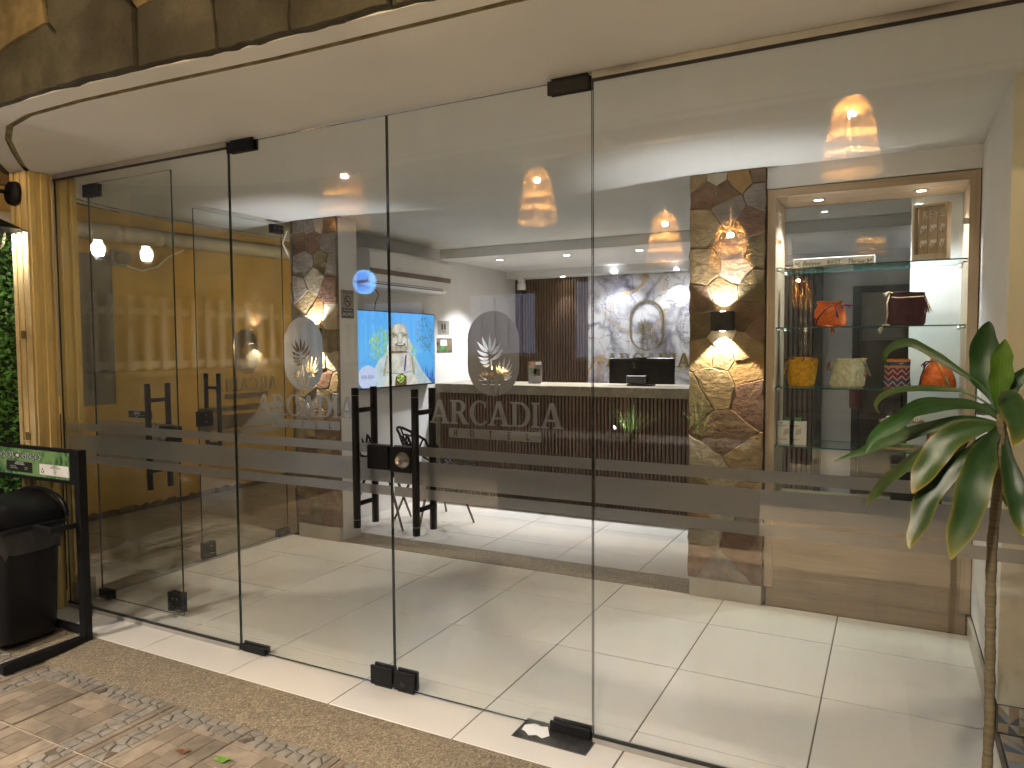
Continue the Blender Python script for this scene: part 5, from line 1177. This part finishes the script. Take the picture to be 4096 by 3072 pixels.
fr = thing('recycling_stand', 'black steel stand with a green recycling sign above the bin', 'sign stand', (-4.1, -.26, 0))
YS = -.262
for x in (-3.588, -4.66):
    obj('post', bx(x-.021, x+.021, YS-.021, YS+.021, -.012, .962, .002), MT['black'], fr); obj('foot', bx(x-.021, x+.021, YS-.40, YS-.0212, -.018, .024, .002), MT['black'], fr)
    obj('foot', bx(x-.021, x+.021, YS+.0212, YS+.12, -.006, .030, .002), MT['black'], fr) if x < -4 else None
obj('lower_rail', bx(-4.638, -3.61, YS+.0, YS+.03, .022, .05, .002), MT['black'], fr)
for z in (.944, .785): obj('sign_rail', bx(-4.638, -3.6095, YS-.012, YS+.012, z, z+.016, .001), MT['black'], fr)
obj('hanger_arm', bx(-3.76, -3.6095, YS-.16, YS-.13, .575, .60, .002), MT['black'], fr); obj('hanger_stub', bx(-3.6092, -3.585, YS-.16, YS-.0215, .575, .60, .002), MT['black'], fr)
def leafprint():
    m, nt, out = nmat('sign_foliage_print'); v = coords(nt); vo = nd(nt, 'TexVoronoi', None, Vector=nd(nt, 'Mapping', None, Vector=v, Scale=(1.4, 1, 1)).outputs[0], Scale=26); n = noise(nt, v, 6, 4)
    cc = ramp(nt, vo.outputs[0], [(.2, (.015, .07, .03)), (.5, (.06, .17, .06)), (.75, (.22, .32, .14))]); cc = mix(nt, ramp(nt, n, [(.45, (0, 0, 0)), (.6, (1, 1, 1))]), cc, (.16, .30, .12)); finish(nt, out, cc, .4); return m
sp = obj('sign_panel', bx(-4.6375, -3.663, YS-.006, YS+.004, .802, .943), leafprint(), fr); obj('panel_edge', bx(-3.6628, -3.6095, YS-.008, YS+.006, .802, .943), MT['black'], fr)
def pr(me, x, z, m, d=.0008): obj('sign_print', place(me, (x, YS-.006-d, z), (1, 0, 0), (0, 0, 1)), m, sp)
def wide(me): me.transform(Matrix.Diagonal((1.75, 1, 1, 1))); return me
pr(wide(textm('PUNTO ECOLÓGICO', .040, 0, .12, 'RIGHT', .0022)), -3.915, .902, MT['inkw']); pr(wide(textm('PUNTO ECOLÓGICO', .040, 0, .12, 'RIGHT', .0010)), -3.917, .902, MT['navy'], .0016)
pr(fill2d([rrect(-4.225, 0, -3.985, .056, .006)]), 0, .816, MT['ink']); pr(fill2d([rrect(-3.922, 0, -3.672, .056, .006)]), 0, .816, MT['inkw'])
for tx, x, z, m in (('RESIDUOS NO', -4.10, .866, 'inkw'), ('APROVECHABLES', -4.10, .857, 'inkw'), ('• Papel higiénico', -4.16, .844, 'inkw'), ('• Papeles metalizados', -4.155, .835, 'inkw'), ('• Servilletas', -4.04, .841, 'inkw'), ('• Icopor', -4.045, .832, 'inkw'), ('RESIDUOS', -3.785, .865, 'ink'), ('APROVECHABLES', -3.785, .856, 'ink'), ('• Plástico', -3.79, .844, 'ink'), ('• Botellas', -3.79, .835, 'ink'), ('• Cartón', -3.79, .826, 'ink')): pr(textm(tx, .0115 if tx.isupper() else .0085), x, z, MT[m], .0016)
for k in range(3):
    a = 90+k*120; c = (-3.895+.009*math.cos(rad(a)), .836+.009*math.sin(rad(a))); pr(fill2d([[(-.006, -.003), (.003, -.003), (.003, -.006), (.009, 0), (.003, .006), (.003, .003), (-.006, .003)]]).copy(), 0, 0, MT['ink'], 0) if False else pr((lambda me: (me.transform(Matrix.Rotation(rad(a+90), 4, 'Z')), me)[1])(fill2d([[(-.007, -.003), (.003, -.003), (.003, -.006), (.009, 0), (.003, .006), (.003, .003), (-.007, .003)]])), c[0], c[1], MT['ink'], .0016)
# fallen leaves on the pavers
def fallen(x, y, L, m, rz, label):
    bm = B(); o = lens((-L/2, 0), (L/2, 0), L*.42, .08, 8, .1); n = len(o)//2
    vs = [bm.verts.new((a, b, .004+.010*math.sin(a*60)**2+.25*b*b/L)) for a, b in o]; bm.faces.new(vs)
    bmesh.ops.triangulate(bm, faces=bm.faces[:]); bmesh.ops.rotate(bm, cent=(0, 0, 0), matrix=Matrix.Rotation(rz, 3, 'Z'), verts=bm.verts[:]); bmesh.ops.translate(bm, vec=(x, y, -.028), verts=bm.verts[:])
    g = bmesh.ops.solidify(bm, geom=bm.faces[:], thickness=.0008); obj('fallen_leaf', bm, m, label=label, cat='leaf')
fallen(-2.294, -0.714, .062, mat('dry_leaf', (.14, .055, .02), .7, .4, 30), .6, 'dry brown leaf lying on the pavers'); fallen(-2.118, -0.688, .07, mat('fresh_leaf', (.12, .26, .03), .45, .2, 30), .4, 'fresh green leaf lying on the pavers')
# ================================================================== POTTED DRACAENA (in front of the glass, right)
LEAVES = [
('dark',0.024,[[0.202, -0.55, 1.329], [0.182, -0.545, 1.358], [0.151, -0.538, 1.386], [0.116, -0.529, 1.412], [0.089, -0.52, 1.432], [0.062, -0.509, 1.451], [0.034, -0.499, 1.466], [0.006, -0.487, 1.462], [-0.015, -0.475, 1.447], [-0.023, -0.463, 1.425], [-0.011, -0.45, 1.408]]),
('light',0.017,[[0.202, -0.55, 1.315], [0.169, -0.542, 1.34], [0.135, -0.53, 1.355], [0.1, -0.517, 1.357], [0.073, -0.501, 1.359], [0.046, -0.485, 1.356], [0.017, -0.468, 1.353], [-0.012, -0.449, 1.342], [-0.032, -0.43, 1.325], [-0.04, -0.41, 1.305], [-0.031, -0.39, 1.286]]),
('dark',0.042,[[0.208, -0.55, 1.295], [0.176, -0.557, 1.319], [0.141, -0.567, 1.329], [0.097, -0.579, 1.328], [0.062, -0.592, 1.324], [0.035, -0.606, 1.314], [0.013, -0.621, 1.294], [-0.019, -0.637, 1.272], [-0.042, -0.653, 1.25], [-0.055, -0.67, 1.217]]),
('dark',0.034,[[0.208, -0.55, 1.285], [0.169, -0.547, 1.293], [0.135, -0.542, 1.29], [0.092, -0.536, 1.275], [0.047, -0.53, 1.259], [0.01, -0.523, 1.242], [-0.029, -0.516, 1.224], [-0.068, -0.508, 1.201], [-0.129, -0.5, 1.173]]),
('spot',0.066,[[0.208, -0.55, 1.276], [0.177, -0.558, 1.278], [0.134, -0.569, 1.263], [0.099, -0.582, 1.234], [0.076, -0.597, 1.194], [0.057, -0.613, 1.16], [0.04, -0.63, 1.13]]),
('light',0.05,[[0.208, -0.55, 1.274], [0.162, -0.538, 1.267], [0.129, -0.52, 1.234], [0.11, -0.499, 1.192], [0.097, -0.475, 1.158], [0.087, -0.45, 1.124]]),
('light',0.032,[[0.208, -0.55, 1.278], [0.179, -0.541, 1.268], [0.12, -0.527, 1.243], [0.057, -0.511, 1.201], [0.021, -0.493, 1.164], [-0.008, -0.474, 1.134], [-0.027, -0.454, 1.104], [-0.044, -0.432, 1.076], [-0.058, -0.41, 1.047]]),
('yellow',0.056,[[0.209, -0.55, 1.27], [0.18, -0.557, 1.248], [0.152, -0.566, 1.215], [0.118, -0.578, 1.188], [0.092, -0.591, 1.149], [0.069, -0.604, 1.108], [0.059, -0.619, 1.069], [0.045, -0.634, 1.037], [0.037, -0.65, 1.009]]),
('yellow',0.074,[[0.21, -0.55, 1.278], [0.191, -0.566, 1.253], [0.177, -0.589, 1.225], [0.164, -0.616, 1.189], [0.151, -0.647, 1.144], [0.139, -0.679, 1.101], [0.122, -0.714, 1.059], [0.109, -0.75, 1.021]]),
('yellow',0.05,[[0.217, -0.55, 1.271], [0.223, -0.566, 1.205], [0.231, -0.591, 1.15], [0.235, -0.619, 1.107], [0.243, -0.65, 1.061]]),
('yellow',0.03,[[0.217, -0.55, 1.271], [0.22, -0.521, 1.219], [0.229, -0.479, 1.151], [0.24, -0.43, 1.079]]),
('dark',0.072,[[0.208, -0.55, 1.315], [0.199, -0.543, 1.351], [0.186, -0.532, 1.38], [0.179, -0.519, 1.42], [0.181, -0.505, 1.471], [0.19, -0.49, 1.513]]),
('bright',0.054,[[0.209, -0.55, 1.315], [0.205, -0.558, 1.352], [0.204, -0.57, 1.392], [0.204, -0.584, 1.432], [0.208, -0.6, 1.472]]),
('dark',0.036,[[0.213, -0.55, 1.315], [0.217, -0.547, 1.345], [0.229, -0.542, 1.367], [0.244, -0.536, 1.387], [0.272, -0.53, 1.419]]),
('yellow',0.056,[[0.21, -0.57, 1.309], [0.213, -0.595, 1.342], [0.219, -0.631, 1.337], [0.225, -0.673, 1.313], [0.223, -0.72, 1.29], [0.207, -0.77, 1.262]]),
('dark',0.032,[[0.208, -0.55, 1.295], [0.197, -0.521, 1.311], [0.187, -0.479, 1.311], [0.178, -0.43, 1.294]]),
('dark',0.034,[[0.218, -0.55, 1.306], [0.236, -0.526, 1.294], [0.258, -0.491, 1.271], [0.283, -0.45, 1.235]]),
]
def leafmat(name, c, tip):
    m, nt, out = nmat(name); uv = nd(nt, 'UVMap'); sp_ = nd(nt, 'SeparateXYZ', None, Vector=uv.outputs[0]); v = coords(nt)
    st = noise(nt, nd(nt, 'Mapping', None, Vector=uv.outputs[0], Scale=(26, 1.2, 1)).outputs[0], 3, 3); n = noise(nt, v, 9, 4)
    cc = ramp(nt, math_(nt, 'ADD', math_(nt, 'MULTIPLY', st, .6), math_(nt, 'MULTIPLY', n, .4)), [(.3, tuple(x*.55 for x in c)), (.7, tuple(x*1.35 for x in c))])
    e = math_(nt, 'ABSOLUTE', math_(nt, 'SUBTRACT', sp_.outputs[0], .5))
    if tip:
        f = math_(nt, 'ADD', math_(nt, 'MULTIPLY', math_(nt, 'POWER', math_(nt, 'MULTIPLY', e, 2.0), 8.0), .8), math_(nt, 'MULTIPLY', math_(nt, 'POWER', sp_.outputs[1], 14.0), .9)); f = math_(nt, 'MINIMUM', math_(nt, 'MULTIPLY', f, math_(nt, 'ADD', n, .4)), 1.0)
        cc = mix(nt, math_(nt, 'MULTIPLY', f, sp_.outputs[1]), cc, tip)
    mid = nd(nt, 'MapRange', None, Value=e, From_Min=.0, From_Max=.03, To_Min=.35, To_Max=0.0).outputs[0]; cc = mix(nt, mid, cc, tuple(min(1, x*1.9) for x in c))
    p = finish(nt, out, cc, .4, st, .15, .002)
    return m
LM = dict(dark=leafmat('dracaena_leaf', (.03, .078, .019), None), light=leafmat('dracaena_leaf_pale', (.045, .095, .02), (.26, .21, .025)), yellow=leafmat('dracaena_leaf_yellow_edge', (.020, .050, .013), (.30, .22, .02)), bright=leafmat('dracaena_leaf_young', (.085, .19, .018), None), spot=leafmat('dracaena_leaf_spotted', (.034, .075, .015), (.40, .22, .03)))
dp = thing('dracaena_plant', 'tall potted dracaena with drooping leaves in front of the right panel', 'plant', (.2, -.55, -.03))
trunk = [(.213, -.55, 1.315), (.212, -.55, 1.281), (.211, -.55, 1.23), (.207, -.55, 1.121), (.201, -.55, 1.023), (.2, -.55, .945), (.205, -.55, .6), (.203, -.55, .5), (.2, -.55, .40), (.2, -.55, .2)]
tp = []
for a, b in zip(trunk, trunk[1:]):
    n = max(2, int((Vector(a)-Vector(b)).length/.009))
    for k in range(n): tp.append(Vector(a).lerp(Vector(b), k/n))
tp.append(Vector(trunk[-1])); bm = B(); tube(bm, tp, [(.0095 if i < 9 else .0102)+(.0007 if i % 2 else 0)+.0007*math.sin(i*.9) for i in range(len(tp))], 14)
m, nt, out = nmat('dracaena_bark'); v = coords(nt, (1, 1, 9)); n1 = noise(nt, v, 12, 4); cc = ramp(nt, n1, [(.3, (.075, .058, .03)), (.7, (.17, .135, .075))]); finish(nt, out, cc, .8, n1, .6, .003)
obj('trunk', bm, m, dp, True)
rng = random.Random(12)
for kind, wd, pts in LEAVES:
    P = [Vector(p) for p in pts]
    # smooth the midrib
    Q = []
    for i in range(len(P)-1):
        p0, p1, p2_, p3 = P[max(i-1, 0)], P[i], P[i+1], P[min(i+2, len(P)-1)]
        for k in range(5):
            t = k/5; Q.append(.5*((2*p1)+(p2_-p0)*t+(2*p0-5*p1+4*p2_-p3)*t*t+(3*p1-p0-3*p2_+p3)*t**3))
    Q.append(P[-1]); n = len(Q); bm = B(); uvl = bm.loops.layers.uv.new('UVMap'); rows = []
    view = (Vector((0, -2.47, 1.5))-Q[n//2]).normalized(); ph = rng.uniform(0, 6.28); tw0, tw1 = rng.uniform(-.35, .35), rng.uniform(-.5, .5)
    for i, q in enumerate(Q):
        t = i/(n-1); tg = (Q[min(i+1, n-1)]-Q[max(i-1, 0)]).normalized(); sd = tg.cross(view).normalized(); nr = sd.cross(tg).normalized()
        ang = tw0+(tw1-tw0)*t; s2 = sd*math.cos(ang)+nr*math.sin(ang); n2 = nr*math.cos(ang)-sd*math.sin(ang)
        hw = wd*.43*(.22+.78*min(1, t*2.6)**1.2)*(1-max(0, (t-.62)/.38)**2.2); hw = max(hw, .0012)
        row = []
        for u in (-1, -.55, 0, .55, 1):
            wv = .10*hw*math.sin(t*17+ph+(1.3 if u > 0 else 0))*abs(u)**2
            row.append((bm.verts.new(q+s2*hw*u*(1+.06*math.sin(t*23+ph*2))+n2*(abs(u)*hw*.32+wv*1.6-.0)), (u*.5+.5, t)))
        rows.append(row)
    for a, b in zip(rows, rows[1:]):
        for k in range(4):
            f = bm.faces.new((a[k][0], a[k+1][0], b[k+1][0], b[k][0]))
            for lp, uvv in zip(f.loops, (a[k][1], a[k+1][1], b[k+1][1], b[k][1])): lp[uvl].uv = uvv
    o = obj('leaf', bm, LM[kind], dp, True, recalc=False)
    if kind == 'spot': o['label'] = 'leaf with a yellow brown scorched spot'
bm = B(); lathe(bm, [(0, -.029), (.11, -.029), (.145, .22), (.155, .225), (.155, .25), (.14, .25), (.135, .21), (0, .21)], 28, (.2, -.55, 0)); obj('pot', bm, mat('clay_pot', (.28, .13, .07), .8), dp, True)
# ================================================================== BEHIND THE CAMERA (mirrored in the glass)
bw = thing('boundary_fence', 'white picket fence on a low dark wall along the left of the terrace', 'fence', (-5.25, -2.5, 0))
fw_ = mat('fence_paint', (.42, .40, .36), .7, .1); obj('low_wall', bx(-5.36, -5.16, -4.6, -.8, -.05, 1.24), mat('dark_boundary_wall', (.05, .048, .04), .85, .3, 5), bw); obj('coping', bx(-5.38, -5.14, -4.62, -.78, 1.2402, 1.28, .004), mat('boundary_coping', (.12, .11, .09), .8), bw)
for z in (1.31, 1.73): obj('rail', bx(-5.27, -5.235, -4.6, -.82, z, z+.055, .003), fw_, bw)
me = None
for i in range(26):
    if me is None: o = obj('picket', bx(-5.234, -5.205, -.028, .028, 1.2905, 1.88, .004), fw_, bw); me = o.data
    else: o = bpy.data.objects.new('picket', me); link(o, bw)
    o.location = (0, -.88-i*.145, 0)
rs = thing('round_sign', 'round blue illuminated sign with a script name, mirrored in the left door', 'sign', (-3.87, -2.3, 2.0))
bm = B(); tube(bm, [(-3.87, -2.36, 2.0), (-3.87, -2.31, 2.0)], .098, 40); obj('sign_case', bm, emit('sign_rim_glow', (.12, .45, 1.0), 4.2), rs)
bm = B(); tube(bm, [(-3.87, -2.3098, 2.0), (-3.87, -2.3085, 2.0)], .082, 40); obj('sign_face', bm, emit('sign_face_glow', (.07, .30, 1.0), 3.4), rs)
nav = mat('sign_letters', (.01, .02, .06), .6)
obj('lettering', place(textm('Senator', .048, .001, .3, offset=.002), (-3.87, -2.306, 2.006), (-1, 0, 0), (0, 0, 1)), nav, rs); obj('lettering', place(textm('BAR  CAFÉ', .018, .001, offset=.001), (-3.87, -2.306, 1.968), (-1, 0, 0), (0, 0, 1)), nav, rs)
bm = B(); tube(bm, [(-3.87, -2.34, 2.11), (-3.87, -2.34, 3.25)], .006, 6); obj('hanging_rod', bm, MT['black'], rs)
def garden_plant(x, y, z, label, seed):
    t = thing('garden_plant', label, 'plant', (x, y, z), 0, 'planter plants behind the terrace')
    rng = random.Random(seed); bm = B()
    for k in range(22):
        a = rng.uniform(0, 6.28); L = rng.uniform(.22, .42); s_ = rng.uniform(.25, .9); pts = []
        for i in range(7):
            q = i/6; pts.append(Vector((x+math.cos(a)*s_*L*q, y+math.sin(a)*s_*L*q, z+L*q*(1.15-.75*s_*q))))
        side = Vector((-math.sin(a), math.cos(a), 0)); rows = [(bm.verts.new(p-side*.014*(1-i/6.6)), bm.verts.new(p+side*.014*(1-i/6.6))) for i, p in enumerate(pts)]
        for r0, r1 in zip(rows, rows[1:]): bm.faces.new((r0[0], r0[1], r1[1], r1[0]))
    obj('blades', bm, GPL, t)
    return t
GPL = mat('garden_leaf', (.10, .22, .05), .5, .4, 12)
obj('planter_box', bx(-3.0, -.9, -3.42, -2.98, -.04, .72, .01), mat('planter_render', (.03, .028, .025), .8), label='dark planter box at the back of the terrace', cat='planter')
garden_plant(-1.83, -3.10, .72, 'lit green plant in the planter, mirrored on the slatted counter', 3); garden_plant(-1.30, -3.12, .72, 'lit green plant in the planter, mirrored on the right stone column', 5)
gs = thing('assumed_garden_spotlight', 'assumed small garden spotlight among the planter plants', 'spotlight', (-1.95, -2.98, .72))  # assumed lamp, itself unseen, added to light the planter plants
bm = B(); tube(bm, [(-1.99, -3.02, .722), (-1.99, -3.02, .79)], .006, 8); tube(bm, [(-2.0, -3.02, .79), (-1.955, -3.03, .815)], [.018, .022], 12); obj('head', bm, MT['black'], gs, True)
bm = B(); tube(bm, [(-1.954, -3.0302, .8155), (-1.952, -3.0305, .8165)], .018, 12); obj('lens', bm, MT['led_c'], gs); light('lamp_light', 'SPOT', (-1.945, -3.032, .82), 16, (1, .98, .85), gs, .015, (1, -.35, .5), 100, .5)
hs_ = thing('white_house', 'pale house across the street with added glowing panels, mirrored in the glass', 'house', (-4, -13, 0))
obj('wall', bx(-14, 5, -14.2, -13, -.05, 6), mat('house_render', (.35, .34, .33), .8, .1, 2), hs_); obj('roof', bx(-14.3, 5.3, -14.5, -12.6, 6.002, 6.2), MT['slat'], hs_)
lit = emit('lit_wall_glow', (.62, .70, 1.0), .32)  # added glow: these panels stand in for a pale wall lit from the street
for (x0, x1, z0, z1) in ((-9.2, -7.4, 1.3, 2.7), (-6.4, -4.5, 1.2, 2.9), (-12.6, -10.6, 1.3, 2.6)):
    f = obj('glow_panel_frame', bx(x0-.08, x1+.08, -12.998, -12.95, z0-.08, z1+.08), MT['plastic'], hs_)
    k = int((x1-x0)/.3)
    for i in range(k): obj('pane', bx(x0+i*(x1-x0)/k+.02, x0+(i+1)*(x1-x0)/k-.02, -12.949, -12.94, z0, z1), lit, f)
